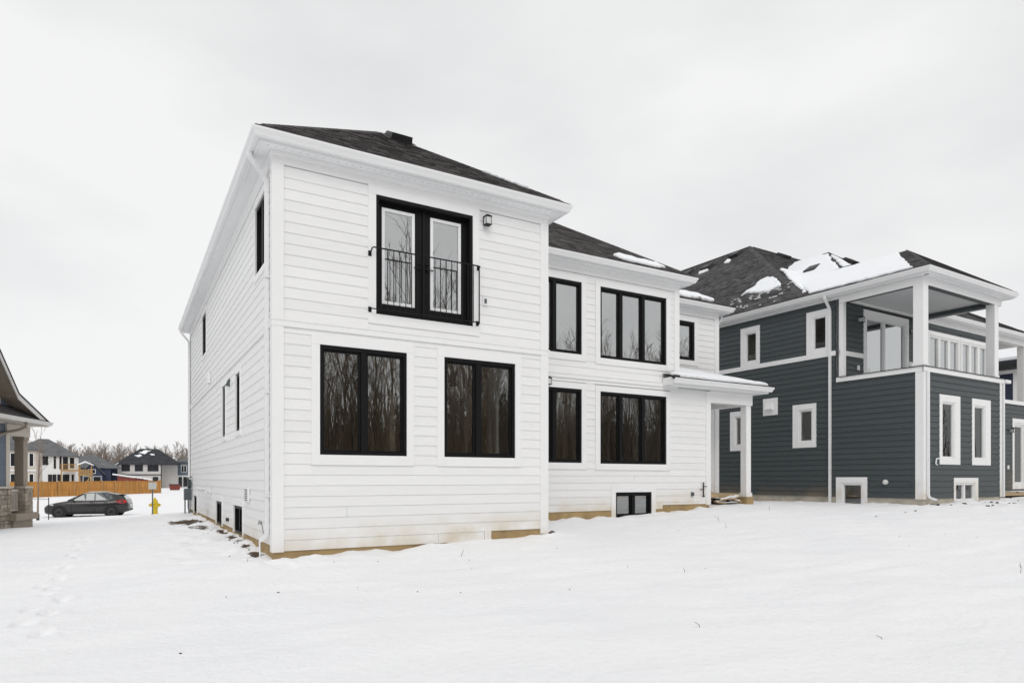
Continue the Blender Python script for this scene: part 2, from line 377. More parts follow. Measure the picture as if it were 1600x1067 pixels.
def slope_build(parent, pts, m, seed=0, expo=0.143, edge=0.10, deck='roof_deck', tabs=True):
    S = Slope(pts); rr = random.Random(seed)
    b = MB(); b.extrude([S.at(a, g, -0.03) for a, g in S.q], S.n * 0.02)
    dk = b.build(deck, M['vent'], parent)
    if not tabs: return S
    V = []; Fc = []; T = []
    gmax = max(g for _, g in S.q); g = -0.02
    while g < gmax - 0.03:
        sp = S.span(max(g + expo * 0.5, 0.01))
        s0 = S.span(max(g, 0.002)) or sp; s1 = S.span(g + expo + 0.03) or ((sp[0] + sp[1]) / 2,) * 2 if sp else None
        if sp:
            if s1 is None: s1 = ((sp[0] + sp[1]) / 2,) * 2
            if S.span(g + expo + 0.03) is None and abs(gmax - g) > 0.5: s1 = sp
            sp = (min(s0[0], s1[0]), max(s0[1], s1[1]))
            a = sp[0] - edge * 0.2 - rr.uniform(0, 0.3); end = sp[1] + edge * 0.2; rt = rr.uniform(0.85, 1.15)
            while a < end:
                wd = rr.choice((0.12, 0.16, 0.2, 0.26, 0.33)); x0 = max(a, sp[0] - edge * 0.2); x1 = min(a + wd - 0.004, end)
                if x1 > x0 + 0.01:
                    h = 0.012 + (rr.random() < 0.45) * 0.006; n = len(V)
                    c0 = lambda v: min(max(v, s0[0]), s0[1]); c1 = lambda v: min(max(v, s1[0]), s1[1])
                    lo = [S.at(c0(x0), g, 0), S.at(c0(x1), g, 0)]; up = [S.at(c0(x0), g, h), S.at(c0(x1), g, h)]; bk = [S.at(c1(x0), g + expo + 0.03, 0.001), S.at(c1(x1), g + expo + 0.03, 0.001)]
                    V += [tuple(p) for p in lo + up + bk]; Fc += [(n, n + 1, n + 3, n + 2), (n + 2, n + 3, n + 5, n + 4), (n, n + 2, n + 4), (n + 1, n + 5, n + 3)]
                    t = rt * rr.choice((0.6, 0.8, 1.0, 1.0, 1.25, 1.55)) * rr.uniform(0.9, 1.1)
                    T += [t * 0.9, t, t, t]
                a += wd
        g += expo
    me = bpy.data.meshes.new('shingles'); me.from_pydata(V, [], Fc); me.update()
    at = me.attributes.new('tone', 'FLOAT_COLOR', 'FACE'); arr = np.ones((len(T), 4), np.float32); arr[:, 0] = T; arr[:, 1] = T; arr[:, 2] = T
    at.data.foreach_set('color', arr.ravel())
    o = link('shingles', me, m, dk); o['kind'] = 'stuff'
    return S
def hip_caps(parent, p0, p1, m, wd=0.15, drop=0.085):
    p0, p1 = Vector(p0), Vector(p1); p0 = p0 + (p1 - p0).normalized() * 0.22; d = p1 - p0; L = d.length; d.normalize()
    side = Vector((d.y, -d.x, 0)).normalized(); V = []; Fc = []; T = []; k = int(L / 0.15); rr = random.Random(int(L * 1000))
    for i in range(k + 1):
        a = p0 + d * (i * 0.15); b = p0 + d * min(i * 0.15 + 0.18, L); n = len(V); h = Vector((0, 0, 0.014))
        V += [tuple(a + side * wd - Vector((0, 0, drop)) + h), tuple(a + h * 1.6), tuple(a - side * wd - Vector((0, 0, drop)) + h), tuple(b + side * wd - Vector((0, 0, drop)) + h * 0.85), tuple(b + h * 1.35), tuple(b - side * wd - Vector((0, 0, drop)) + h * 0.7),
              tuple(a + side * wd - Vector((0, 0, drop + 0.03))), tuple(a), tuple(a - side * wd - Vector((0, 0, drop + 0.03)))]
        Fc += [(n, n + 1, n + 4, n + 3), (n + 1, n + 2, n + 5, n + 4), (n + 6, n + 7, n + 1, n), (n + 7, n + 8, n + 2, n + 1)]
        t = rr.uniform(0.8, 1.4); T += [t] * 4
    me = bpy.data.meshes.new('hip_caps'); me.from_pydata(V, [], Fc); me.update()
    at = me.attributes.new('tone', 'FLOAT_COLOR', 'FACE'); arr = np.ones((len(T), 4), np.float32); arr[:, :3] = np.array(T)[:, None]
    at.data.foreach_set('color', arr.ravel())
    o = link('hip_caps', me, m, parent); o['kind'] = 'stuff'; return o
def roof_vent(parent, S, p, m, s=1.0):
    a, g = S.inv(p); b = MB(); w2, l2, h = 0.24 * s, 0.26 * s, 0.15 * s
    lo = [S.at(a - w2, g - l2, 0.01), S.at(a + w2, g - l2, 0.01), S.at(a + w2, g + l2, 0.01), S.at(a - w2, g + l2, 0.01)]
    up = [S.at(a - w2 * 0.92, g - l2 * 1.05, h), S.at(a + w2 * 0.92, g - l2 * 1.05, h), S.at(a + w2 * 0.85, g + l2 * 0.7, h * 0.75), S.at(a - w2 * 0.85, g + l2 * 0.7, h * 0.75)]
    b.add(lo + up, MB.BF)
    fl = [S.at(a - w2 * 1.3, g - l2 * 1.3, 0.022), S.at(a + w2 * 1.3, g - l2 * 1.3, 0.022), S.at(a + w2 * 1.3, g + l2 * 1.3, 0.022), S.at(a - w2 * 1.3, g + l2 * 1.3, 0.022)]
    b.add([tuple(q) for q in fl] + [tuple(Vector(q) + S.n * 0.006) for q in fl], MB.BF)
    return b.build('roof_vent', m, parent)
def snow_sheet(mb, S, outline, thick=0.05, step=0.12, jit=0.05, seed=0):
    """a lying sheet of snow with ragged rounded rim on a roof slope; outline in world points"""
    rr = random.Random(seed); P = [S.inv(p) for p in outline]; ring = []
    for i in range(len(P)):
        (a0, g0), (a1, g1) = P[i], P[(i + 1) % len(P)]; L = math.hypot(a1 - a0, g1 - g0); k = max(1, int(L / step))
        for j in range(k):
            t = j / k; ring.append((a0 + (a1 - a0) * t + rr.uniform(-jit, jit), g0 + (g1 - g0) * t + rr.uniform(-jit, jit)))
    n = len(ring); ca = sum(a for a, _ in ring) / n; cg = sum(g for _, g in ring) / n
    def shrink(a, g, q):
        dx, dy = ca - a, cg - g; l = math.hypot(dx, dy) or 1; q = min(q, l * 0.5); return a + dx / l * q, g + dy / l * q
    r0 = [S.at(a, g, 0.005) for a, g in ring]
    r1 = [S.at(*shrink(a, g, thick * 0.4), 0.014 + thick * 0.65) for a, g in ring]
    r2 = [S.at(*shrink(a, g, thick * 1.6), 0.014 + thick * rr.uniform(0.9, 1.15)) for a, g in ring]
    base = len(mb.v); mb.v += [tuple(p) for p in r0 + r1 + r2]
    for q in (0, 1):
        for i in range(n):
            j = (i + 1) % n; mb.f.append((base + q * n + i, base + q * n + j, base + (q + 1) * n + j, base + (q + 1) * n + i))
    mb.f.append(tuple(base + 2 * n + i for i in range(n)))

# ================================================================== GROUND
ctrl = [(-2.1, -11.2, 0.02), (-8, -11, -0.05), (6, -11, 0.05), (14, -10, 0.15), (-2, -20, 0), (15, -20, 0.1), (30, -12, 0.35), (-15, -15, -0.05),
        (-2.8, -3, 0.1), (-3, 2, 0.16), (-3, 8, 0.18), (4, -4, 0.2), (10, -4, 0.30), (16, -5, 0.46), (24, -5, 0.62),
        (0, -0.05, 0.31), (0.74, 0, 0.32), (1.85, 0, 0.365), (3.1, 0, 0.405), (3.84, 0, 0.40), (4.46, 0, 0.41), (5.25, 0, 0.475), (5.5, 1.1, 0.55),
        (0, 0.7, 0.29), (0, 2, 0.36), (0, 4, 0.37), (0, 7, 0.40), (0, 10, 0.40), (0, 15, 0.40),
        (6.8, 2.2, 0.60), (8.6, 2.2, 0.64), (10.2, 2.2, 0.69), (12.1, 2.2, 0.80), (13.9, 2.2, 0.84), (15.5, 3, 0.80), (15.5, 8, 0.8), (15.5, 14, 0.6),
        (18.4, 2.6, 0.80), (18.4, 5.0, 0.79), (18.4, -0.3, 0.84), (19.5, -0.3, 0.87), (23, -0.2, 0.92), (27, 1, 1.0), (30, 2, 1.05), (36, 2, 1.05), (36, -8, 0.8),
        (-5.2, 19, -0.20), (-8, 12, -0.05), (-12, 4, -0.05), (-14, 20, -0.25), (0, 20, 0.15), (-0.7, 27, -0.22), (-0.6, 32, -0.44), (-5.6, 30.2, -0.52), (-4, 36, -0.66), (-12, 36, -0.68), (4, 36, -0.6), (10, 30, -0.3),
        (-4, 42, -0.62), (-4, 55, -0.6), (-20, 55, -0.62), (20, 55, -0.5), (40, 30, 0.3), (-25, 30, -0.5), (-30, 0, -0.3), (45, 0, 0.8), (30, -30, 0.2), (0, -35, 0), (-30, -30, -0.2)]
cp = np.array(ctrl, float)
def tps_fit(cp, lam=0.002):
    n = len(cp); d = np.hypot(cp[:, None, 0] - cp[None, :, 0], cp[:, None, 1] - cp[None, :, 1])
    K = np.where(d > 0, d * d * np.log(np.maximum(d, 1e-9)), 0) + lam * np.eye(n) * 50
    Pm = np.c_[np.ones(n), cp[:, :2]]; A = np.block([[K, Pm], [Pm.T, np.zeros((3, 3))]])
    return np.linalg.solve(A, np.r_[cp[:, 2], 0, 0, 0])
tw = tps_fit(cp)
def ground_base(x, y):
    x = np.asarray(x, float); y = np.asarray(y, float); z = np.full(x.shape, tw[-3]) + tw[-2] * x + tw[-1] * y
    for (cx, cy, _), wt in zip(cp, tw[:-3]):
        r2 = (x - cx) ** 2 + (y - cy) ** 2; z = z + wt * 0.5 * r2 * np.log(np.maximum(r2, 1e-18))
    r = np.hypot(x - 5, (y - 12)); t = np.clip((r - 36) / 22, 0, 1); t = t * t * (3 - 2 * t)
    return z * (1 - t) + (-0.58 + np.where(y < 0, 0.4, 0)) * t
def vnoise(x, y, s, seed):
    """cheap value noise"""
    r = np.random.default_rng(seed).random((256, 256)); u = x / s + 100.3; v = y / s + 57.7
    i = np.floor(u).astype(int); j = np.floor(v).astype(int); fu = u - i; fv = v - j; fu = fu * fu * (3 - 2 * fu); fv = fv * fv * (3 - 2 * fv)
    g = lambda a, b: r[a % 256, b % 256]
    return (g(i, j) * (1 - fu) + g(i + 1, j) * fu) * (1 - fv) + (g(i, j + 1) * (1 - fu) + g(i + 1, j + 1) * fu) * fv - 0.5
FOOT = [(-2.76, -3.33), (-2.98, -2.75), (-2.79, -2.31), (-3.0, -1.9), (-2.72, -1.47), (-2.95, -0.95), (-2.89, -0.49), (-3.05, -0.1), (-2.9, 0.5), (-3.11, 1.28), (-2.9, 1.9), (-3.0, 2.53), (-2.8, 3.3), (-2.95, 4.0), (-2.82, 4.77), (-2.95, 5.6), (-2.77, 6.5), (-2.85, 7.4), (-2.63, 8.5), (-2.75, 9.5), (-2.5, 10.6)]
def ground_z(x, y):
    x = np.asarray(x, float); y = np.asarray(y, float); z = ground_base(x, y)
    near = np.exp(-((np.hypot(x - 6, y - 2)) / 30) ** 2)
    z = z + near * (0.09 * vnoise(x, y, 2.6, 1) + 0.04 * vnoise(x, y, 0.9, 2) + 0.045 * vnoise(x + 0.6 * y, y * 2.2, 0.7, 12))
    # wind crust and lumps, stronger close to the walls
    dw = np.minimum.reduce([np.where((y > -1) & (y < 16), np.abs(x), 9), np.where((x > -0.5) & (x < 5.5), np.abs(y), 9), np.where((x > 5) & (x < 12.5), np.abs(y - 2.2), 9), np.where((y > -1) & (y < 9), np.abs(x - 18.4), 9), np.where((x > 18) & (x < 24), np.abs(y + 0.3), 9)])
    lump = np.exp(-(dw / 0.55) ** 2)
    z = z + near * lump * (0.10 * vnoise(x, y, 0.35, 3) + 0.06 * vnoise(x, y, 0.16, 5) - 0.02)
    z = z + near * 0.012 * vnoise(x, y, 0.3, 4)
    # churned strip along the left wall and in front of the slate house
    ch = np.exp(-((x + 0.9) / 0.7) ** 2) * ((y > 0) & (y < 16)); z = z + ch * 0.10 * vnoise(x, y, 0.28, 6)
    ch = np.exp(-((x - 22) / 5.0) ** 2 - ((y + 1.6) / 1.3) ** 2); z = z + ch * (0.11 * vnoise(x, y, 0.5, 8) + 0.07 * vnoise(x, y, 0.25, 9))
    for k, (fx, fy) in enumerate(FOOT):
        m = (np.abs(x - fx) < 0.6) & (np.abs(y - fy) < 0.6)
        if m.any():
            r = np.hypot((x[m] - fx) / 0.085, (y[m] - fy) / 0.15); z[m] += -0.075 * np.exp(-r ** 4) + 0.02 * np.exp(-((r - 1.5) / 0.4) ** 2)
    # wheel ruts in the street
    for dy in (34.95, 36.75, 38.6, 40.2):
        z = z - 0.04 * np.exp(-((y - dy - 0.12 * np.sin(x * 0.3)) / 0.16) ** 2) * (np.abs(x) < 60)
    return z
def axis(segs):
    a = []
    for lo, hi, st in segs: a += list(np.arange(lo, hi - 1e-6, st))
    a.append(segs[-1][1]); return np.array(a)
gx = np.r_[-np.geomspace(2500, 62, 22), axis([(-60, -22, 1.4), (-22, -10, 0.35), (-10, -4.4, 0.13), (-4.4, 1.2, 0.05), (1.2, 26, 0.10), (26, 34, 0.22), (34, 60, 1.2)]), np.geomspace(64, 2500, 22)]
gy = np.r_[-np.geomspace(2500, 42, 22), axis([(-40, -14, 1.4), (-14, -8, 0.25), (-8, 10.5, 0.07), (10.5, 18, 0.14), (18, 45, 0.22), (45, 110, 1.6)]), np.geomspace(114, 2500, 22)]
GX, GY = np.meshgrid(gx, gy); GZ = ground_z(GX, GY)
nx, ny = len(gx), len(gy)
ii = (np.arange(ny - 1)[:, None] * nx + np.arange(nx - 1)[None, :]).ravel()
quads = np.stack([ii, ii + 1, ii + 1 + nx, ii + nx], 1)
me = bpy.data.meshes.new('snowy_ground'); me.vertices.add(nx * ny); me.vertices.foreach_set('co', np.stack([GX, GY, GZ], -1).astype(np.float32).ravel())
me.loops.add(quads.size); me.loops.foreach_set('vertex_index', quads.ravel().astype(np.int32))
me.polygons.add(len(quads)); me.polygons.foreach_set('loop_start', np.arange(0, quads.size, 4, dtype=np.int32)); me.polygons.foreach_set('loop_total', np.full(len(quads), 4, np.int32))
me.polygons.foreach_set('use_smooth', np.ones(len(quads), bool)); me.update(); me.validate()
# where bare soil shows through
soil = np.zeros_like(GX)
def blob(cx, cy, rx, ry, s=1.0):
    global soil
    soil = np.maximum(soil, s * np.exp(-(((GX - cx) / rx) ** 2 + ((GY - cy) / ry) ** 2)))
blob(-0.55, 9.6, 0.75, 1.3, 1.0); blob(-0.45, 7.2, 0.45, 1.2, 0.75)
for yy in (0.8, 1.7, 2.6, 3.6, 4.7, 5.7): blob(-0.16, yy, 0.20, 0.5, 0.85)
blob(-0.5, 0.35, 0.25, 0.18, 0.6); blob(5.38, -0.05, 0.16, 0.12, 1.0); blob(4.7, -0.05, 0.3, 0.07, 0.62); blob(9.4, 2.1, 0.5, 0.1, 0.7); blob(7.6, 2.1, 0.5, 0.1, 0.62)
blob(13.1, 2.5, 0.75, 0.5, 0.8); blob(22, -1.2, 4.5, 0.9, 0.56); blob(25, 0.5, 2.5, 1.5, 0.60); blob(18.9, -0.5, 0.6, 0.25, 0.75); blob(28, 1.5, 3.5, 1.8, 0.62)
blob(-2.6, 28.5, 1.0, 0.5, 0.62); blob(-5.6, 20.2, 1.0, 0.5, 0.7); blob(-4.2, 37.2, 3.2, 1.0, 0.75); blob(0.4, 32.0, 0.6, 0.4, 0.8); blob(-10, 34.9, 9, 0.25, 0.60); blob(0, 36.75, 6, 0.25, 0.6); blob(21, -0.35, 3, 0.14, 0.72); blob(18.3, 1.5, 0.12, 2.0, 0.66)
at = me.attributes.new('soil', 'FLOAT', 'POINT'); at.data.foreach_set('value', soil.astype(np.float32).ravel())
gm = bpy.data.materials.new('snow_over_soil'); gm.use_nodes = True; t = gm.node_tree; b = t.nodes['Principled BSDF']; L = t.links.new
geo = N(t, 'ShaderNodeNewGeometry')
n1 = N(t, 'ShaderNodeTexNoise'); n1.inputs['Scale'].default_value = 3.2; n1.inputs['Detail'].default_value = 8; n1.inputs['Roughness'].default_value = 0.65; L(geo.outputs['Position'], n1.inputs['Vector'])
ats = N(t, 'ShaderNodeAttribute'); ats.attribute_name = 'soil'
ad = N(t, 'ShaderNodeMath', operation='MULTIPLY_ADD'); ad.inputs[1].default_value = 0.62; L(ats.outputs['Fac'], ad.inputs[0]); L(n1.outputs['Fac'], ad.inputs[2])
rmp = N(t, 'ShaderNodeMapRange'); rmp.inputs['From Min'].default_value = 0.90; rmp.inputs['From Max'].default_value = 0.97; L(ad.outputs[0], rmp.inputs['Value'])
n2 = N(t, 'ShaderNodeTexNoise'); n2.inputs['Scale'].default_value = 0.35; n2.inputs['Detail'].default_value = 4; L(geo.outputs['Position'], n2.inputs['Vector'])
sn = N(t, 'ShaderNodeValToRGB'); sn.color_ramp.elements[0].position = 0.3; sn.color_ramp.elements[0].color = (0.865, 0.872, 0.895, 1); sn.color_ramp.elements[1].position = 0.7; sn.color_ramp.elements[1].color = (0.91, 0.912, 0.917, 1)
L(n2.outputs['Fac'], sn.inputs['Fac'])
n3 = N(t, 'ShaderNodeTexNoise'); n3.inputs['Scale'].default_value = 22; n3.inputs['Detail'].default_value = 5; L(geo.outputs['Position'], n3.inputs['Vector'])
so2 = N(t, 'ShaderNodeValToRGB'); so2.color_ramp.elements[0].color = (0.028, 0.018, 0.011, 1); so2.color_ramp.elements[1].color = (0.13, 0.088, 0.055, 1); L(n3.outputs['Fac'], so2.inputs['Fac'])
mxg = N(t, 'ShaderNodeMix', data_type='RGBA'); L(rmp.outputs['Result'], mxg.inputs['Factor']); L(sn.outputs['Color'], mxg.inputs['A']); L(so2.outputs['Color'], mxg.inputs['B'])
L(mxg.outputs['Result'], b.inputs['Base Color']); b.inputs['Roughness'].default_value = 0.75; b.inputs['Specular IOR Level'].default_value = 0.2
n4 = N(t, 'ShaderNodeTexNoise'); n4.inputs['Scale'].default_value = 9; n4.inputs['Detail'].default_value = 9; n4.inputs['Roughness'].default_value = 0.62; L(geo.outputs['Position'], n4.inputs['Vector'])
bp = N(t, 'ShaderNodeBump'); bp.inputs['Strength'].default_value = 0.6; bp.inputs['Distance'].default_value = 0.06; L(n4.outputs['Fac'], bp.inputs['Height']); L(bp.outputs['Normal'], b.inputs['Normal'])
ground = link('snowy_ground', me, gm); ground['kind'] = 'structure'
def gz(x, y): return float(ground_z(np.array([x]), np.array([y]))[0])

# ================================================================== WHITE HOUSE
H = empty('house', (0, 0, 0), 0, 'two storey white lap sided house with black framed windows, largest in view', 'house')
FA = Face((0, 0), (1, 0)); FL = Face((0, 15.4), (0, -1)); FB = Face((5.26, 2.2), (1, 0)); FC = Face((11.02, 3.9), (1, 0))
FAR = Face((5.26, 0), (0, 1)); FBR = Face((11.02, 2.2), (0, 1)); FBL = Face((12.23, 2.2), (0, 1)); FRR = Face((14.43, 3.9), (0, 1)); FK = Face((14.43, 15.4), (-1, 0))
TR = (0.14, 0.14, 0.16, 0.17)
SD = M['siding']
# ---- back wall of the projecting bay
WA = [(0.73, 2.27, 2.0, 3.84, 1.49), (3.0, 4.52, 2.0, 3.84, 3.72)]
door = (1.70, 3.59, 4.47, 6.55)
holes = [w_[:4] for w_ in WA] + [door]
shell(FA, H, M['sheath'], 0.0, 5.26, 0.60, 6.95, holes)
for w_ in WA: window(FA, H, *w_[:4], mull=[w_[4]], trim=TR, gm='glass_room')
blocks = [blk(*w_[:4], TR) for w_ in WA] + [(1.56, 3.73, 4.30, 6.70), (3.83, 3.99, 0.4, 0.6)]
siding(FA, H, SD, 0.15, 3.84, 0.42, 0.598, seed=1, joint=0.9)
siding(FA, H, SD, 0.15, 5.11, 0.598, 4.08, blocks, seed=2, joint=0.4)
siding(FA, H, SD, 0.15, 5.11, 4.19, 6.69, blocks, seed=3, joint=0.12)
b = MB(); FA.box(b, 3.845, 3.985, 0, 0.03, 0.425, 0.605); b.build('trim_board', M['trim'], H)
# ---- left side wall (a = 15.4 - y)
WL = [(15.4 - 1.60, 15.4 - 0.52, 5.27, 6.50, 15.4 - 1.06), (15.4 - 11.05, 15.4 - 9.95, 5.29, 6.50, 15.4 - 10.5), (15.4 - 6.29, 15.4 - 5.73, 2.60, 3.82, None), (15.4 - 4.03, 15.4 - 3.46, 2.60, 3.82, None),
      (15.4 - 13.9, 15.4 - 12.75, 0.44, 1.03, None), (15.4 - 7.55, 15.4 - 6.36, 0.44, 1.03, 15.4 - 6.95), (15.4 - 4.34, 15.4 - 3.11, 0.44, 1.03, 15.4 - 3.72)]
TL = (0.10, 0.10, 0.14, 0.10)
shell(FL, H, M['sheath'], 0.0, 15.4 - 0.16, 0.51, 6.95, [w_[:4] for w_ in WL])
bl = []
for w_ in WL:
    tr = TL if w_[2] > 1 else (0.09, 0.09, 0.12, 0.001)
    window(FL, H, *w_[:4], mull=[w_[4]] if w_[4] else [], trim=tr, proud=0.004, rec=0.115, mw=0.07); bl.append(blk(*w_[:4], tr))
siding(FL, H, SD, 0.1, 15.25, 0.508, 4.08, bl, seed=4)
siding(FL, H, SD, 0.1, 15.25, 4.19, 6.69, bl, seed=5)
# ---- recessed middle wall (a = x - 5.26)
WB = [(5.72 - 5.26, 7.75 - 5.26, 4.68, 6.48, 6.94 - 5.26), (8.33 - 5.26, 10.58 - 5.26, 4.66, 6.47, (9.02 - 5.26, 9.78 - 5.26)), (5.72 - 5.26, 7.75 - 5.26, 1.99, 3.82, 6.94 - 5.26), (8.33 - 5.26, 10.58 - 5.26, 1.98, 3.81, (9.02 - 5.26, 9.78 - 5.26)), (8.83 - 5.26, 10.05 - 5.26, 0.60, 1.245, 9.44 - 5.26)]
TB = (0.15, 0.15, 0.15, 0.16)
bl = []
shell(FB, H, M['sheath'], 0.0, 5.76, 4.1, 6.95, [w_[:4] for w_ in WB])
shell(FB, H, M['sheath'], 0.0, 6.97, 0.895, 4.1, [w_[:4] for w_ in WB])
for w_ in WB:
    mu = w_[4] if isinstance(w_[4], tuple) else (w_[4],); tr = TB if w_[2] > 0.7 else (0.14, 0.14, 0.16, 0.001)
    window(FB, H, *w_[:4], mull=mu, trim=tr, gm='glass' if w_[2] > 4 else 'glass_room'); bl.append(blk(*w_[:4], tr))
bl += [(5.19, 6.95, 0.5, 0.89)]
siding(FB, H, SD, 0.02, 6.83, 0.785, 4.08, bl, seed=6, joint=0.12)
siding(FB, H, SD, 0.02, 5.62, 4.19, 6.69, bl, seed=7)
# ---- far recessed wall
WC = [(12.30 - 11.02, 13.38 - 11.02, 5.29, 6.50, None)]
shell(FC, H, M['sheath'], 0.0, 3.41, 0.8, 6.95, [w_[:4] for w_ in WC])
window(FC, H, *WC[0][:4], trim=TB, fw=0.08)
siding(FC, H, SD, 0.02, 3.28, 4.19, 6.69, [blk(*WC[0][:4], TB)], seed=8)
siding(FC, H, SD, 1.23, 3.28, 1.0, 4.05, [], seed=9)
# ---- walls turned away from the viewer
dr = (1.10, 2.08, 1.35, 3.75)
shell(FAR, H, M['siding'], 0.16, 2.2, 0.5, 6.95, [dr])
shell(FBR, H, M['siding'], 0.16, 1.7, 4.1, 6.95, []); shell(FBL, H, M['siding'], 0.16, 1.7, 0.78, 4.1, [])
shell(FRR, H, M['siding'], 0.16, 11.5, 0.6, 6.95, []); shell(FK, H, M['siding'], 0.16, 14.27, 0.0, 6.95, [])
window(FAR, H, *dr, fm='frame_white', trim=(0.1, 0.1, 0.1, 0.001), fw=0.16, gm='glass_low', label='glazed side door seen through the ground floor window')
# ---- foundation
for F, l, zt in ((FA, 5.26, 0.598), (FL, 15.4, 0.508), (FB, 6.97, 0.89), (FC, 3.41, 1.0), (FAR, 2.2, 0.55), (FBL, 1.7, 0.9), (FRR, 11.5, 0.8)):
    hs = [w_[:4] for w_ in (WL if F is FL else WB if F is FB else [])]
    shell(F, H, M['concrete'], 0.005, l - 0.005, -0.9, zt, hs, -0.22 if F not in (FA,) else -0.2, -0.003, 'foundation')
# ---- trim
for c, t1, t2, z0, z1 in (((0, 0), (1, 0), (0, 1), 0.405, 6.70), ((5.26, 0), (-1, 0), (0, 1), 0.50, 6.70), ((11.02, 2.2), (-1, 0), (0, 1), 4.30, 6.70), ((12.23, 2.2), (-1, 0), (0, 1), 0.86, 4.06), ((14.43, 3.9), (-1, 0), (0, 1), 0.95, 6.70), ((0, 15.4), (1, 0), (0, -1), 0.4, 6.70)):
    corner_board(H, c, t1, t2, z0, z1, M['trim'], 0.15 if c != (0, 15.4) else 0.1)
walls = [(0, 15.4), (0, 0), (5.26, 0), (5.26, 2.2), (11.02, 2.2), (11.02, 3.9), (14.43, 3.9), (14.43, 15.4)]
sweep(H, 'frieze_board', walls, [(0.001, 6.70), (0.030, 6.70), (0.030, 6.825), (0.048, 6.832), (0.060, 6.884), (0.001, 6.884)], M['trim'])
sweep(H, 'belt_board', walls[:4] + [(11.0, 2.2)], [(0.001, 4.075), (0.042, 4.075), (0.042, 4.16), (0.058, 4.172), (0.058, 4.186), (0.001, 4.196)], M['trim'])
o_ = 0.27
eave = [(-o_, 15.4 + o_), (-o_, -o_), (5.26 + o_, -o_), (5.26 + o_, 2.2 - o_), (11.02 + o_, 2.2 - o_), (11.02 + o_, 3.9 - o_), (14.43 + o_, 3.9 - o_), (14.43 + o_, 15.4 + o_)]
sweep(H, 'soffit', eave, [(-o_, 6.886), (-0.025, 6.886), (-0.025, 6.900), (-o_, 6.900)], M['soffit'])
sweep(H, 'fascia', eave, [(-0.024, 6.875), (0.0, 6.875), (0.0, 7.05), (-0.024, 7.05)], M['alu'])
sweep(H, 'gutter', eave, gut_prof(7.05), M['alu'])
hb = MB()
for x in np.arange(-0.12, 5.45, 0.125): hb.lathe([(0.0085, 6.8850), (0.0085, 6.8862)], (x, -0.175, 0), 6)
for x in np.arange(5.7, 11.2, 0.125): hb.lathe([(0.0085, 6.8850), (0.0085, 6.8862)], (x, 2.025, 0), 6)
tag(hb.build('vent_holes', M['hole'], H), kind='stuff')
# ---- downspouts
def downspout(parent, pts, m, wdir, name='downspout'):
    return MB().rtube(pts, 0.075, 0.06, wdir).build(name, m, parent)
downspout(H, [(-0.335, 0.27, 6.94), (-0.335, 0.27, 6.84), (-0.28, 0.27, 6.77), (-0.10, 0.27, 6.55), (-0.066, 0.27, 6.46), (-0.066, 0.27, 0.72), (-0.08, 0.27, 0.66), (-0.14, 0.27, 0.60), (-0.18, 0.27, 0.585)], M['alu'], (0, 1, 0))
for zz in (1.3, 3.0, 4.9): b = MB(); b.box(-0.1, -0.002, 0.21, 0.33, zz, zz + 0.025); b.build('downspout_strap', M['alu'], H)
downspout(H, [(-0.335, 15.25, 6.94), (-0.335, 15.25, 6.84), (-0.28, 15.25, 6.77), (-0.10, 15.25, 6.55), (-0.066, 15.25, 6.46), (-0.066, 15.25, 0.40)], M['alu'], (0, 1, 0))
downspout(H, [(14.76, 4.05, 6.94), (14.76, 4.05, 6.82), (14.70, 4.05, 6.75), (14.55, 4.05, 6.55), (14.50, 4.05, 6.45), (14.50, 4.05, 0.9)], M['alu'], (0, 1, 0))
MB().tube([(-0.175, 0.27, 0.58), (-0.172, 0.26, 0.45), (-0.17, 0.26, 0.28)], 0.012, 6).build('ice_drip', M['snow_roof'], H)
MB().tube([(-0.02, 1.35, 0.78), (-0.03, 1.15, 0.86), (-0.03, 1.02, 0.80), (-0.05, 0.85, 0.86), (-0.06, 0.6, 0.70), (-0.05, 0.45, 0.60)], 0.006, 5).build('loose_wire', M['grey_metal'], H)
# ---- roof
E1 = 0.35; ze = 7.05 + 0.67 * 0.03; p_ = 0.67
def zr(d): return 7.05 + p_ * d
SA = slope_build(H, [(-E1, -E1, ze), (5.26 + E1, -E1, ze), (2.63, 2.63, zr(3.01))], M['shingle'], 1, deck='roof_slope')
slope_build(H, [(-E1, 15.4 + E1, ze), (-E1, -E1, ze), (2.63, 2.63, zr(3.01)), (2.63, 4.83, zr(3.01)), (5.51, 7.71, zr(5.89)), (5.51, 9.91, zr(5.89))], M['shingle'], 2, 0.2, deck='roof_slope')
slope_build(H, [(5.26 + E1, -E1, ze), (5.26 + E1, 2.2 - E1, ze), (2.63, 4.83, zr(3.01)), (2.63, 2.63, zr(3.01))], M['shingle'], 3, 0.2, deck='roof_slope')
SB = slope_build(H, [(5.26 + E1, 2.2 - E1, ze), (11.02 + E1, 2.2 - E1, ze), (5.51, 7.71, zr(5.89)), (2.63, 4.83, zr(3.01))], M['shingle'], 4, deck='roof_slope')
slope_build(H, [(11.02 + E1, 2.2 - E1, ze), (11.02 + E1, 15.4 + E1, ze), (5.51, 9.91, zr(5.89)), (5.51, 7.71, zr(5.89))], M['shingle'], 5, 0.2, deck='roof_slope')
slope_build(H, [(11.02 + E1, 15.4 + E1, ze), (-E1, 15.4 + E1, ze), (5.51, 9.91, zr(5.89))], M['shingle'], 6, 0.2, deck='roof_slope', tabs=False)
SC = slope_build(H, [(11.02 + E1, 3.9 - E1, ze), (14.43 + E1, 3.9 - E1, ze), (9.83, 8.52, zr(5.0)), (6.4, 8.52, zr(5.0))], M['shingle'], 7, deck='roof_slope')
slope_build(H, [(14.43 + E1, 3.9 - E1, ze), (14.43 + E1, 13.5, ze), (9.83, 8.52, zr(5.0))], M['shingle'], 8, 0.2, deck='roof_slope')
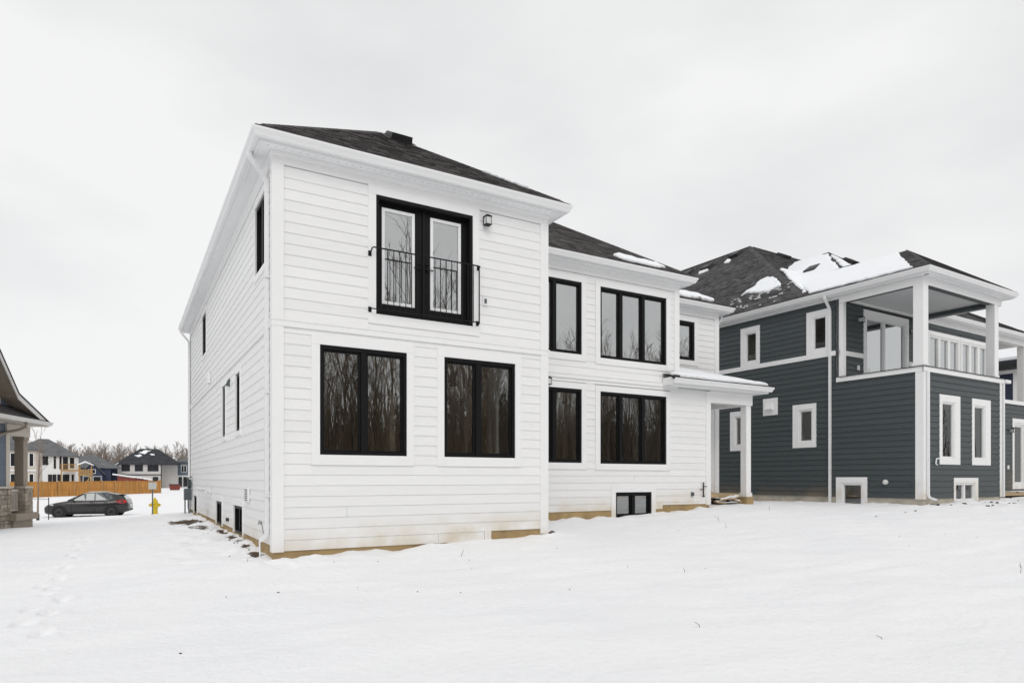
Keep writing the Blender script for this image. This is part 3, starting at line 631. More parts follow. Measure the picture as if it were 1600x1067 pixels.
for p, q in (((-E1, -E1, ze), (2.63, 2.63, zr(3.01))), ((5.26 + E1, -E1, ze), (2.63, 2.63, zr(3.01))), ((11.02 + E1, 2.2 - E1, ze), (5.51, 7.71, zr(5.89))), ((14.43 + E1, 3.9 - E1, ze), (9.83, 8.52, zr(5.0)))):
    hip_caps(H, p, q, M['shingle'])
vp = (2.97, 2.30); roof_vent(H, SA, (vp[0], vp[1], zr(vp[1] + 0.38)), M['vent'], 1.0)
# ---- lean-to porch roof at the right end
PZ = 4.28; pp = 0.32
def pz(y): return PZ + pp * (y - 1.7)
SP = slope_build(H, [(10.45, 1.72, pz(1.72)), (14.38, 1.72, pz(1.72)), (12.2, 3.9, pz(3.9)), (11.05, 3.9, pz(3.9)), (11.05, 2.23, pz(2.23)), (10.45, 2.23, pz(2.23))], M['shingle'], 9, deck='porch_roof')
slope_build(H, [(14.38, 1.72, pz(1.72)), (14.38, 3.9, pz(1.72)), (12.2, 3.9, pz(3.9))], M['shingle'], 10, deck='porch_roof')
pe = [(10.45, 1.82), (14.28, 1.82), (14.28, 3.86)]
sweep(H, 'porch_gutter', pe, gut_prof(4.27), M['alu'])
sweep(H, 'porch_fascia', pe, [(-0.025, 4.09), (0, 4.09), (0, 4.27), (-0.025, 4.27)], M['alu'])
b = MB(); b.box(10.455, 14.25, 1.845, 2.155, 4.092, 4.105); b.box(14.0, 14.25, 2.2, 3.86, 4.092, 4.105); b.build('porch_soffit', M['soffit'], H)
b = MB(); b.box(10.44, 10.452, 1.80, 2.16, 4.10, 4.30); b.build('porch_end_board', M['trim'], H)
b = MB(); b.box(10.40, 10.62, 1.70, 1.80, 4.275, 4.335); b.box(10.40, 14.40, 1.695, 1.715, 4.272, 4.292); b.build('drip_edge', M['vent'], H)
b = MB(); b.box(12.232, 14.0, 2.165, 2.42, 3.76, 4.09); b.build('porch_beam', M['trim'], H)
b = MB(); b.box(13.75, 14.0, 2.422, 3.86, 3.76, 4.09); b.build('porch_beam', M['trim'], H)
b = MB(); b.box(12.24, 13.74, 2.43, 3.88, 3.98, 4.0); b.build('porch_ceiling', M['soffit'], H)
post = MB(); post.box(13.77, 13.97, 2.20, 2.41, 1.06, 3.76); po = post.build('porch_post', M['trim'], H)
b = MB(); b.box(13.745, 13.995, 2.175, 2.435, 1.06, 1.18); b.build('post_base', M['trim'], po)
b = MB(); b.box(13.72, 14.02, 2.15, 2.46, 0.3, 1.058); b.build('post_footing', M['concrete'], H)
b = MB(); b.box(12.24, 14.0, 3.2, 3.88, 0.4, 0.98); b.build('porch_slab', M['concrete2'], H)
# ---- double garden door upstairs with its guard rail
b = MB(); FA.ring(b, *door, 0.055, -0.16, 0.020, 0.06, 0.05); D = b.build('french_door', M['black'], H); D['label'] = 'black double glazed door upstairs behind an iron guard rail'
for (x0, x1, y0, y1) in ((1.56, 1.70, 4.30, 6.55), (3.59, 3.73, 4.30, 6.55), (1.56, 3.73, 6.5515, 6.70), (1.701, 3.589, 4.30, 4.469)):
    b = MB(); FA.box(b, x0, x1, 0.0015, 0.034, y0, y1); b.build('trim_board', M['trim'], D)
for (l0, l1, g0, g1, hx) in ((1.756, 2.622, 1.85, 2.47, 2.56), (2.666, 3.534, 2.78, 3.40, 2.72)):
    lf = MB(); FA.ring(lf, l0, l1, 4.522, 6.488, 0.1, -0.165, -0.120, 0.1, 0.16); FA.box(lf, l0 + 0.1, g0 + 0.01, -0.165, -0.120, 4.68, 6.40) if g0 - l0 > 0.1 else None
    FA.box(lf, g1 - 0.01, l1 - 0.1, -0.165, -0.120, 4.68, 6.40) if l1 - g1 > 0.1 else None
    lf = lf.build('door_leaf', M['black'], D)
    b = MB(); FA.ring(b, g0, g1, 4.70, 6.40, 0.052, -0.150, -0.098); b.build('lite_frame', M['white_pvc'], D)
    b = MB(); FA.box(b, g0 + 0.045, g1 - 0.045, -0.132, -0.124, 4.745, 6.355); b.build('pane', M['glass'], D)
    b = MB(); b.tube([FA.P(hx, -0.12, 5.42), FA.P(hx, -0.07, 5.42)], 0.024, 10); b.tube([FA.P(hx, -0.075, 5.42), FA.P(hx + (0.11 if hx > 2.6 else -0.11), -0.07, 5.42)], 0.011, 8); b.tube([FA.P(hx, -0.12, 5.53), FA.P(hx, -0.095, 5.53)], 0.026, 10); b.build('door_handle', M['iron'], D)
b = MB(); FA.box(b, 2.626, 2.662, -0.15, -0.095, 4.524, 6.486); b.build('astragal', M['iron'], D)
rl_ = MB(); rl_.tube([FA.P(1.585, 0.0, 5.50), FA.P(1.585, 0.06, 5.50), FA.P(1.585, 0.11, 5.52), FA.P(1.60, 0.125, 5.575), FA.P(1.63, 0.125, 5.59), FA.P(3.66, 0.125, 5.59), FA.P(3.70, 0.11, 5.59), FA.P(3.70, 0.0, 5.59)], 0.0125, 8)
RL = rl_.build('guard_rail', M['iron'], H)
b = MB(); b.tube([FA.P(1.585, 0.0, 4.53), FA.P(1.60, 0.125, 4.53), FA.P(3.68, 0.125, 4.53), FA.P(3.68, 0.0, 4.53)], 0.011, 8); b.build('bottom_rail', M['iron'], RL)
bm_ = MB().tube([(0, 0, 4.53), (0, 0, 5.59)], 0.0075, 6).mesh('baluster'); bm_.materials.append(M['iron'])
for k in range(17):
    x = 1.765 + 0.1118 * k; o = link('baluster', bm_, None, RL); o.location = FA.P(x, 0.125, 0)
b = MB(); b.tube([FA.P(3.675, 0.125, 4.50), FA.P(3.675, 0.125, 5.59)], 0.012, 8); b.build('end_post', M['iron'], RL)
for (x, z) in ((1.585, 5.50), (3.70, 5.58), (1.585, 4.53), (3.68, 4.53)):
    b = MB(); FA.box(b, x - 0.028, x + 0.028, 0.03, 0.045, z - 0.045, z + 0.045); b.build('bracket', M['iron'], RL)
# ---- lantern, boxes and pipes
def lantern(parent, F, a, z, s=1.0, m='black', white_plate=False):
    b = MB(); F.box(b, a - 0.055 * s, a + 0.055 * s, 0.02, 0.045, z - 0.09 * s, z + 0.09 * s)
    L0 = b.build('wall_lamp', M['white_pvc'] if white_plate else M[m], parent)
    b = MB(); b.tube([F.P(a, 0.045, z + 0.05 * s), F.P(a, 0.10 * s, z + 0.09 * s), F.P(a, 0.13 * s, z + 0.075 * s)], 0.012 * s, 8)
    c = 0.13 * s
    for sa in (-1, 1):
        for sd in (-1, 1): b.tube([F.P(a + sa * 0.065 * s, c + sd * 0.065 * s, z - 0.11 * s), F.P(a + sa * 0.065 * s, c + sd * 0.065 * s, z + 0.07 * s)], 0.006 * s, 6)
    for zz in (z - 0.115 * s, z + 0.06 * s): F.ring(b, a - 0.073 * s, a + 0.073 * s, zz, zz + 0.014 * s, 0.0, 0, 0) if False else F.box(b, a - 0.075 * s, a + 0.075 * s, c - 0.075 * s, c + 0.075 * s, zz, zz + 0.014 * s)
    q = [F.P(a - 0.085 * s, c + 0.085 * s, z + 0.075 * s), F.P(a + 0.085 * s, c + 0.085 * s, z + 0.075 * s), F.P(a + 0.085 * s, c - 0.085 * s, z + 0.075 * s), F.P(a - 0.085 * s, c - 0.085 * s, z + 0.075 * s)]
    tpt = [F.P(a - 0.02 * s, c + 0.02 * s, z + 0.125 * s), F.P(a + 0.02 * s, c + 0.02 * s, z + 0.125 * s), F.P(a + 0.02 * s, c - 0.02 * s, z + 0.125 * s), F.P(a - 0.02 * s, c - 0.02 * s, z + 0.125 * s)]
    b.add(q + tpt, MB.BF); b.build('lamp_cage', M[m], L0)
    b = MB(); F.box(b, a - 0.06 * s, a + 0.06 * s, c - 0.06 * s, c + 0.06 * s, z - 0.10 * s, z + 0.06 * s); b.build('lamp_glass', M['lamp_glass'], L0)
    return L0
lantern(H, FA, 3.86, 6.50, 0.85)
lantern(H, FB, 6.70 - 5.26, 3.95, 0.85)
b = MB(); FA.box(b, 3.80, 3.90, 0.02, 0.05, 4.90, 5.05); ob = b.build('outlet_box', M['white_pvc'], H)
b = MB(); FA.box(b, 3.825, 3.875, 0.0505, 0.056, 4.93, 5.02); b.build('outlet_cover', M['grey_metal'], ob)
# left wall fittings
b = MB(); b.add([FL.P(15.4 - 5.15, 0.02, 3.70), FL.P(15.4 - 5.0, 0.02, 3.70), FL.P(15.4 - 5.0, 0.02, 3.86), FL.P(15.4 - 5.15, 0.02, 3.86), FL.P(15.4 - 5.15, 0.11, 3.71), FL.P(15.4 - 5.0, 0.11, 3.71), FL.P(15.4 - 5.0, 0.04, 3.86), FL.P(15.4 - 5.15, 0.04, 3.86)], MB.BF); b.build('vent_hood', M['grey_metal'], H)
b = MB(); FL.box(b, 15.4 - 9.25, 15.4 - 8.85, 0.02, 0.09, 4.25, 4.52); b.build('intake_box', M['trim'], H)
vg = MB(); FL.box(vg, 15.4 - 2.62, 15.4 - 2.25, 0.02, 0.06, 1.15, 1.42); vg = vg.build('vent_grille', M['white_pvc'], H)
for k in range(6): b = MB(); FL.box(b, 15.4 - 2.58, 15.4 - 2.29, 0.0605, 0.066, 1.175 + k * 0.04, 1.192 + k * 0.04); b.build('louvre', M['hole'], vg)
b = MB(); b.tube([FL.P(15.4 - 8.9, 0.0, 1.25), FL.P(15.4 - 8.9, 0.12, 1.25), FL.P(15.4 - 8.9, 0.16, 1.2)], 0.02, 8); b.tube([FL.P(15.4 - 9.0, 0.12, 1.31), FL.P(15.4 - 8.8, 0.12, 1.31)], 0.01, 6); FL.box(b, 15.4 - 8.99, 15.4 - 8.81, 0.02, 0.05, 1.12, 1.38); b.build('hose_tap', M['white_pvc'], H)
b = MB(); b.tube([FL.P(15.4 - 9.0, 0.035, 1.28), FL.P(15.4 - 12.5, 0.035, 1.30)], 0.022, 8); b.build('pipe', M['white_pvc'], H)
b = MB(); FL.box(b, 15.4 - 5.3, 15.4 - 5.2, 0.02, 0.07, 0.62, 0.70); b.build('valve_cover', M['copper'], H)
mt = MB(); FL.box(mt, 15.4 - 14.95, 15.4 - 14.6, 0.05, 0.26, 0.85, 1.25); mt = mt.build('gas_meter', M['grey_metal'], H)
b = MB(); b.lathe([(0.02, 0), (0.15, 0.01), (0.17, 0.06), (0.15, 0.12), (0.03, 0.13)], (-0.16, 14.78, 1.42), 14, 'x'); b.build('meter_dial', M['grey_metal'], mt)
b = MB(); b.tube([(-0.10, 14.62, 0.38), (-0.14, 14.62, 0.6), (-0.14, 14.62, 1.62), (-0.02, 14.62, 1.66)], 0.022, 8); b.tube([(-0.22, 14.9, 0.35), (-0.22, 14.9, 0.9)], 0.022, 8); b.tube([(-0.18, 14.5, 1.62), (-0.20, 14.1, 1.62)], 0.035, 8); b.build('meter_pipe', M['grey_metal'], mt)
# right end of middle wall
b = MB(); x = 11.95 - 5.26; b.tube([FB.P(x, 0.06, 1.10), FB.P(x, 0.06, 1.50)], 0.016, 8); b.tube([FB.P(x - 0.12, 0.06, 1.30), FB.P(x, 0.06, 1.30)], 0.010, 6); b.tube([FB.P(x, 0.06, 1.38), FB.P(x + 0.17, 0.03, 1.38)], 0.009, 6); b.tube([FB.P(x, 0.02, 1.1), FB.P(x, 0.1, 1.1)], 0.016, 6); b.build('hose_tap', M['iron'], H)
b = MB(); FB.box(b, 11.50 - 5.26, 11.60 - 5.26, 0.02, 0.05, 1.12, 1.22); b.tube([FB.P(11.53 - 5.26, 0.05, 1.17), FB.P(11.53 - 5.26, 0.10, 1.16)], 0.02, 8); b.build('outlet_box', M['grey_metal'], H)
# ---- rooms behind the glass
rm = MB(); rm.box(0.24, 5.02, 0.24, 15.1, 1.05, 1.15); rm.box(5.02, 14.2, 2.45, 15.1, 1.05, 1.15); rm.build('floor', M['plywood'], H)
rm = MB(); rm.box(0.18, 5.08, 0.18, 15.2, 4.02, 4.30); rm.box(5.08, 10.9, 2.38, 15.2, 4.02, 4.30); rm.box(10.9, 14.2, 4.1, 15.2, 4.02, 4.3); rm.build('floor', M['plywood'], H)
rm = MB(); rm.box(0.18, 5.08, 0.18, 15.2, 6.80, 6.87); rm.box(5.08, 10.9, 2.38, 15.2, 6.80, 6.87); rm.box(10.9, 14.2, 4.1, 15.2, 6.80, 6.87); rm.build('ceiling', M['drywall'], H)
rm = MB(); rm.box(0.2, 5.0, 4.2, 4.3, 1.15, 4.02); rm.box(2.55, 2.65, 1.6, 4.2, 1.15, 3.3); rm.box(5.05, 12.0, 6.6, 6.7, 1.15, 4.02); rm.box(8.0, 8.1, 4.6, 6.6, 1.15, 4.02); rm.box(0.2, 5.0, 3.9, 4.0, 4.3, 6.8); rm.box(5.05, 14.0, 6.0, 6.1, 4.3, 6.8); rm.box(7.9, 8.0, 2.4, 6.0, 4.3, 6.8); rm.box(0.16, 0.2, 0.2, 4.2, 1.15, 4.0); rm.build('partition', M['drywall'], H)
rm = MB(); rm.box(2.9, 4.75, 2.4, 2.65, 3.42, 3.67); rm.box(2.66, 2.74, 2.3, 4.2, 1.15, 4.0); rm.build('bulkhead', M['drywall'], H)
rm = MB()
for k in range(5): rm.box(3.0 + k * 0.42, 3.09 + k * 0.42, 2.72, 2.78, 3.3, 4.02)
rm.build('stud', M['plywood'], H)

# ================================================================== SLATE HOUSE (own frame: x along its back, y along its side)
G = empty('house', (18.4457, -0.3433, 0.0), R(1.25), 'slate grey lap sided house with white trim and open upper deck, at right', 'house')
SL = M['slate']; TW = M['trim']
GS = Face((0, 12), (0, -1)); GB = Face((0, 0), (1, 0)); GD = Face((0, 2.65), (1, 0)); GRt = Face((4.95, 0), (0, 1)); GE = Face((14.5, 2.65), (0, 1))
A_ = lambda v: 12 - v
# side wall windows: glass size grown by the frame
def gw(F, parent, a0, a1, z0, z1, t, mull=(), gm='glass_low', **k):
    f = 0.045; window(F, parent, a0 - f, a1 + f, z0 - f, z1 + f, mull=mull, fm='frame_white', trim=t, fw=0.04, sash=0.02, mw=0.09, gm=gm, rec=0.05, **k)
    return (a0 - f - t[0], a1 + f + t[1], z0 - f - t[3], z1 + f + t[2]), (a0 - f, a1 + f, z0 - f, z1 + f)
t1 = (0.17, 0.17, 0.18, 0.17); t2 = (0.18, 0.16, 0.18, 0.20)
sb, sh = [], []
for (v0, v1, z0, z1, tt) in ((6.37, 5.94, 6.03, 7.07, (0.2, 0.15, 0.19, 0.20)), (3.56, 3.13, 6.03, 7.09, (0.22, 0.14, 0.19, 0.20)), (4.09, 3.65, 2.91, 3.95, (0.23, 0.15, 0.19, 0.19)), (6.86, 6.40, 2.90, 3.94, (0.21, 0.15, 0.19, 0.19)), (2.49, 1.89, 0.72, 1.41, (0.20, 0.17, 0.19, 0.001))):
    x, y = gw(GS, G, A_(v0), A_(v1), z0, z1, tt); sb.append(x); sh.append(y)
sb += [(A_(5.62), A_(4.97), 3.90, 4.54)]
shell(GS, G, SL, 0, 12 - 2.65, 1.0, 7.6, sh); shell(GS, G, SL, 12 - 2.65, 11.84, 1.0, 4.8, sh)
siding(GS, G, SL, 0.1, 12 - 2.78, 5.86, 7.56, sb, seed=21)
siding(GS, G, SL, 0.1, 11.83, 1.0, 4.80, sb, seed=22)
siding(GS, G, SL, 0.1, 12 - 2.78, 4.80, 5.70, sb, seed=23)
# back wall of the projecting block
bb, bh = [], []
for (u0, u1, z0, z1, tt) in ((1.12, 1.80, 2.27, 3.92, (0.16, 0.33, 0.21, 0.19)), (3.14, 3.80, 2.27, 3.92, (0.15, 0.35, 0.21, 0.19))):
    x, y = gw(GB, G, u0, u1, z0, z1, tt, gm='glass_low'); bb.append(x); bh.append(y)
x, y = gw(GB, G, 1.95, 3.10, 0.95, 1.42, (0.12, 0.20, 0.16, 0.04), mull=(2.5,)); bb.append(x); bh.append(y)
shell(GB, G, SL, 0, 4.95, 1.0, 4.8, bh); siding(GB, G, SL, 0.16, 4.88, 1.0, 4.80, bb, seed=24)
shell(GRt, G, SL, 0.16, 2.65, 1.0, 4.8, [])
# upper deck: cap, floor, wall behind it
cap = MB(); cap.prism([(-0.08, -0.08), (5.05, -0.08), (5.05, 2.60), (4.80, 2.60), (4.80, 0.17), (0.17, 0.17), (0.17, 2.60), (-0.08, 2.60)], 4.945, 4.965); cap.build('deck_membrane_edge', M['vent'], G)
for (F, a0, a1) in ((GS, 12 - 2.72, 12.05), (GB, -0.05, 5.10)):
    b = MB(); F.box(b, a0, a1, 0.0015, 0.05 if F is GS else 0.052, 4.80, 4.944); b.build('deck_cap_board', TW, G)
b = MB(); b.box(5.10, 5.45, -0.12, -0.01, 4.82, 4.93); b.build('deck_gutter_end', M['alu'], G)
b = MB(); b.box(0.17, 4.80, 0.17, 2.6, 4.72, 4.90); b.build('deck_floor', M['grey_metal'], G)
sdh = (1.55, 4.10, 4.9, 7.22)
wd = [(5.75, 7.95), (8.20, 10.30)]
dh = [sdh] + [(a, b_, 5.55, 7.02) for a, b_ in wd]
shell(GD, G, SL, 0.0, 10.6, 4.8, 7.6, dh)
dblk = [(1.38, 4.26, 4.8, 7.40)] + [(a - 0.16, b_ + 0.16, 5.40, 7.19) for a, b_ in wd]
siding(GD, G, SL, 0.14, 10.5, 5.86, 7.56, dblk, seed=25); siding(GD, G, SL, 0.14, 10.5, 4.9, 5.70, dblk, seed=26)
b = MB(); GD.box(b, 0.0, 1.38, 0.0015, 0.05, 5.70, 5.86); b.build('belt_board', TW, G)
b = MB(); GD.box(b, 4.26, 5.58, 0.0015, 0.05, 5.70, 5.86); b.build('belt_board', TW, G)
window(GD, G, *sdh, mull=(2.72,), fm='frame_white', trim=(0.16, 0.16, 0.18, 0.0), fw=0.07, mw=0.09, gm='glass_bright', label='sliding glass door opening onto the upper deck')
for a, b_ in wd:
    n = 3; window(GD, G, a, b_, 5.55, 7.02, mull=[a + (b_ - a) * k / n for k in range(1, n)], fm='frame_white', trim=(0.15, 0.15, 0.16, 0.14), fw=0.06, mw=0.17, gm='glass_bright', pale_sheet='pale_sheet', sash=0.018)
lantern(G, GD, 1.15, 7.0, 0.9, white_plate=True); lantern(G, GD, 4.50, 7.0, 0.9, white_plate=True)
b = MB(); GD.box(b, 1.0, 1.13, 0.02, 0.05, 5.28, 5.44); b.build('outlet_box', M['white_pvc'], G)
# posts and beam of the deck roof
for (x0, x1, y0, y1) in ((-0.02, 0.27, -0.02, 0.27), (4.50, 4.78, -0.02, 0.24), (0.0, 0.16, 2.50, 2.76)):
    b = MB(); b.box(x0, x1, y0, y1, 4.966 if y0 < 2 else 4.8, 7.42 if y0 < 2 else 7.56); p = b.build('deck_post', TW, G)
    if y0 < 2:
        b = MB(); b.box(x0 - 0.02, x1 + 0.02, y0 - 0.02, y1 + 0.02, 4.966, 5.05); b.build('post_base', TW, p)
b = MB(); b.box(0.0, 0.24, 0.242, 2.6, 7.42, 7.66); b.box(0.0, 4.95, 0.0, 0.24, 7.42, 7.66); b.box(4.71, 4.95, 0.242, 2.6, 7.42, 7.66); b.build('deck_beam', M['slate'], G)
sweep(G, 'beam_face', [(0.0, 2.62), (0, 0), (4.95, 0), (4.95, 2.6)], [(0.0015, 7.40), (0.03, 7.40), (0.03, 7.63), (0.0015, 7.63)], TW)
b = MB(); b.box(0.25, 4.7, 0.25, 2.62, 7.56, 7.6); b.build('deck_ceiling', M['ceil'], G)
b = MB(); b.box(0.3, 4.65, 2.50, 2.60, 7.50, 7.558); b.build('ceiling_trim', M['pale_sheet'], G)
# eaves
og = 0.28
ge = [(-og, 12), (-og, -og), (4.95 + og, -og), (4.95 + og, 2.65 - og), (14.6, 2.65 - og)]
sweep(G, 'soffit', ge, [(-og, 7.635), (-0.025, 7.635), (-0.025, 7.65), (-og, 7.65)], M['soffit'])
sweep(G, 'fascia', ge, [(-0.024, 7.62), (0, 7.62), (0, 7.80), (-0.024, 7.80)], M['alu'])
sweep(G, 'gutter', ge, gut_prof(7.80), M['alu'])
b = MB(); b.lathe([(0.07, 7.6345), (0.07, 7.640)], (-0.05, -0.13, 0), 10); b.build('soffit_light', M['hole'], G)
sweep(G, 'frieze_board', [(0, 12), (0, 2.63)], [(0.0015, 7.55), (0.032, 7.55), (0.032, 7.633), (0.0015, 7.633)], TW)
sweep(G, 'frieze_board', [(4.97, 2.65), (10.6, 2.65)], [(0.0015, 7.45), (0.032, 7.45), (0.032, 7.633), (0.0015, 7.633)], TW)
b = MB(); GS.box(b, 0, 12 - 2.76, 0.0015, 0.05, 5.70, 5.86); b.build('belt_board', TW, G)
b = MB(); b.box(-0.034, 0.20, -0.034, 0.0, 0.98, 4.80); b.box(-0.034, 0.0, 0.0, 0.20, 0.98, 4.80); b.build('corner_board', TW, G)
corner_board(G, (4.95, 0), (-1, 0), (0, 1), 0.98, 4.80, TW, 0.09)
downspout(G, [(-0.34, 2.93, 7.68), (-0.34, 2.93, 7.58), (-0.28, 2.93, 7.50), (-0.10, 2.93, 7.30), (-0.062, 2.93, 7.20), (-0.062, 2.93, 0.72)], M['alu'], (0, 1, 0))
downspout(G, [(0.155, -0.075, 4.79), (0.155, -0.075, 1.12), (0.18, -0.10, 1.03), (0.26, -0.26, 0.97)], M['alu'], (1, 0, 0))
downspout(G, [(5.06, -0.05, 4.80), (5.06, -0.05, 0.98)], M['alu'], (1, 0, 0))
vb = MB(); GS.box(vb, A_(5.60), A_(4.98), 0.0015, 0.034, 3.91, 4.53); vb = vb.build('vent_block', TW, G)
b = MB(); a0, a1 = A_(5.42), A_(5.16); b.add([GS.P(a0, 0.035, 4.10), GS.P(a1, 0.035, 4.10), GS.P(a1, 0.035, 4.36), GS.P(a0, 0.035, 4.36), GS.P(a0, 0.19, 4.12), GS.P(a1, 0.19, 4.12), GS.P(a1, 0.10, 4.36), GS.P(a0, 0.10, 4.36)], MB.BF); b.build('vent_hood', M['white_pvc'], vb)
b = MB(); b.lathe([(0.085, 0), (0.08, -0.05), (0.05, -0.09), (0.01, -0.10)], (-0.02, 1.09, 1.49), 14, 'x'); b.build('utility_light', M['lamp_glass'], G)
b = MB(); b.lathe([(0.06, 0), (0.06, -0.05), (0.035, -0.05), (0.035, -0.02)], (-0.02, 0.28, 1.48), 12, 'x'); b.build('pipe_stub', M['grey_metal'], G)
b = MB(); b.tube([GB.P(0.88, 0.03, 2.22), GB.P(0.68, 0.05, 2.20), GB.P(0.64, 0.05, 2.05), GB.P(0.72, 0.05, 2.02)], 0.022, 6); b.build('hose_tap', M['white_pvc'], G)
# foundation
shell(GS, G, M['concrete2'], 0, 11.98, -0.6, 1.0, sh, -0.22, -0.004, 'foundation'); shell(GB, G, M['concrete2'], 0.005, 4.95, -0.6, 1.0, bh, -0.2, -0.004, 'foundation')
# ground floor wall running on to the right, with the loggia above
rd = (12.75, 13.75, 1.30, 4.02)
shell(GD, G, SL, 5.0, 14.5, 0.6, 4.8, [rd])
siding(GD, G, SL, 5.0, 14.4, 1.02, 4.80, [(12.57, 13.93, 1.1, 4.22)], seed=27)
window(GD, G, *rd, fm='frame_white', trim=(0.17, 0.17, 0.18, 0.15), fw=0.06, gm='glass_low', sash=0.09, label='white framed back door at the far right end')
lantern(G, GD, 12.38, 3.68, 0.9, white_plate=True)
b = MB(); GD.box(b, 12.05, 12.20, 0.02, 0.06, 2.0, 2.16); b.build('outlet_box', M['white_pvc'], G)
b = MB(); GD.box(b, 5.1, 14.6, 0.0015, 0.06, 4.80, 4.96); b.build('deck_cap_board', TW, G)
b = MB(); b.box(10.6, 14.5, 2.66, 6.5, 4.70, 4.80); b.build('loggia_floor', M['concrete2'], G)
b = MB(); b.box(13.74, 14.0, 2.65, 2.91, 4.96, 7.42); b.build('deck_post', TW, G)
b = MB(); b.box(10.6, 14.5, 2.62, 2.88, 7.42, 7.62); b.build('deck_beam', TW, G)
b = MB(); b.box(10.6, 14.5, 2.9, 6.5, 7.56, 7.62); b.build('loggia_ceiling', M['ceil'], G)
b = MB(); b.box(10.45, 10.6, 2.66, 12, 4.8, 7.6); b.build('wall', SL, G)
b = MB(); b.box(10.6, 14.5, 6.6, 12, 4.8, 5.5); b.build('wall', SL, G)
# rooms
b = MB(); b.box(0.25, 14.2, 2.9, 11.8, 4.55, 4.79); b.box(0.25, 4.7, 0.25, 2.9, 4.60, 4.70); b.box(0.25, 14.2, 0.25, 11.8, 1.0, 1.05); b.build('floor', M['plywood'], G)
b = MB(); b.box(2.6, 2.7, 2.9, 11.8, 1.05, 4.5); b.box(0.25, 4.7, 2.6, 2.7, 1.05, 4.5); b.box(0.25, 10.4, 6.5, 6.6, 4.8, 7.6); b.box(0.25, 10.4, 2.85, 11.8, 7.6, 7.63); b.build('partition', M['drywall'], G)
# roof
zg = 7.80; e2 = 0.36
p1 = (13 - zg) / (6.26 + e2); p2 = (13 - zg) / (11.2 - 3.67)
GSd = slope_build(G, [(-e2, 22, zg + 0.02), (-e2, 3.67, zg + 0.02), (6.26, 11.2, 13.0), (6.26, 22, 13.0)], M['shingle2'], 31, 0.15, deck='roof_slope')
GBk = slope_build(G, [(-e2, 3.67, zg + 0.02), (16, 3.67, zg + 0.02), (16, 11.2, 13.0), (6.26, 11.2, 13.0)], M['shingle2'], 32, 0.15, deck='roof_slope')
# hipped wing towards the back
wk = (5.2, 6.4, 11.12)
GWf = slope_build(G, [(0.9, 2.29, zg + 0.02), (9.5, 2.29, zg + 0.02), wk], M['shingle2'], 33, 0.15, deck='roof_slope')
GWl = slope_build(G, [(0.9, 8.5, zg + 0.02), (0.9, 2.29, zg + 0.02), wk, (5.2, 8.5, 11.12)], M['shingle2'], 34, 0.15, deck='roof_slope')
GWr = slope_build(G, [(9.5, 2.29, zg + 0.02), (9.5, 8.5, zg + 0.02), (5.2, 8.5, 11.12), wk], M['shingle2'], 35, 0.15, deck='roof_slope')
GXr = slope_build(G, [(9.0, 2.29, zg + 0.02), (15, 2.29, zg + 0.02), (15, 7.5, 10.9), (9.0, 7.5, 10.9)], M['shingle2'], 36, 0.15, deck='roof_slope')
# hipped roof of the deck
pk = (2.47, 1.75, 9.35)
GPl = slope_build(G, [(-e2, 3.67, zg + 0.02), (-e2, -e2, zg + 0.02), pk, (2.47, 6.0, 9.35)], M['shingle2'], 37, 0.15, deck='roof_slope')
GPf = slope_build(G, [(-e2, -e2, zg + 0.02), (4.95 + e2, -e2, zg + 0.02), pk], M['shingle2'], 38, 0.15, deck='roof_slope')
GPr = slope_build(G, [(4.95 + e2, -e2, zg + 0.02), (4.95 + e2, 3.67, zg + 0.02), (2.47, 6.0, 9.35), pk], M['shingle2'], 39, 0.15, deck='roof_slope')
for p, q in (((-e2, 3.67, zg + 0.02), (6.26, 11.2, 13.0)), ((6.26, 22, 13.0), (6.26, 11.2, 13.0)), ((6.26, 11.2, 13.0), (16, 11.2, 13.0)), ((9.5, 2.29, zg + 0.02), wk), ((-e2, -e2, zg + 0.02), pk), ((4.95 + e2, -e2, zg + 0.02), pk)): hip_caps(G, p, q, M['shingle2'])
for S, p in ((GSd, (5.75, 11.6, 12.6)), (GSd, (5.37, 13.07, 12.3)), (GSd, (5.47, 14.47, 12.38)), (GBk, (8.08, 10.7, 12.65)), (GWl, (3.9, 6.2, 10.1)), (GWf, (5.7, 5.7, 10.6))): roof_vent(G, S, p, M['vent'], 1.1)

# ================================================================== SNOW LYING ON THE ROOFS
sw = MB()
snow_sheet(sw, SP, [(10.62, 1.76, 0), (14.25, 1.76, 0), (12.2, 3.82, 0), (11.08, 3.82, 0), (11.08, 2.14, 0), (10.66, 2.14, 0)] if False else [Vector((x, y, pz(y))) for x, y in ((10.62, 1.78), (14.20, 1.78), (12.2, 3.82), (11.10, 3.82), (11.10, 2.14), (10.66, 2.14))], 0.07, 0.1, 0.015, 1)
W3 = lambda pts, e: [Vector((x, y, 7.05 + 0.67 * (y + e))) for x, y in pts]
snow_sheet(sw, SB, W3([(8.83, 2.31), (9.17, 2.56), (9.61, 2.45), (10.45, 2.4), (10.5, 2.13), (10.09, 2.0), (9.49, 2.03), (8.93, 2.08)], -1.82), 0.045, 0.1, 0.03, 2)
snow_sheet(sw, SC, W3([(11.6, 4.0), (12.96, 4.18), (13.48, 4.25), (13.87, 4.2), (14.03, 4.05), (14.27, 3.9), (14.04, 3.75), (13.49, 3.78), (12.62, 3.74), (11.6, 3.7)], -3.52), 0.06, 0.1, 0.03, 3)
snow_sheet(sw, SA, W3([(4.28, 0.92), (4.42, 0.86), (4.80, 0.52), (5.02, 0.28), (4.98, 0.22), (4.66, 0.52)], 0.38), 0.03, 0.08, 0.015, 4)
s1 = sw.build('roof_snow', M['snow_roof']); tag(s1, 'thin white snow lying on the white house roofs and porch', 'snow', kind='stuff')
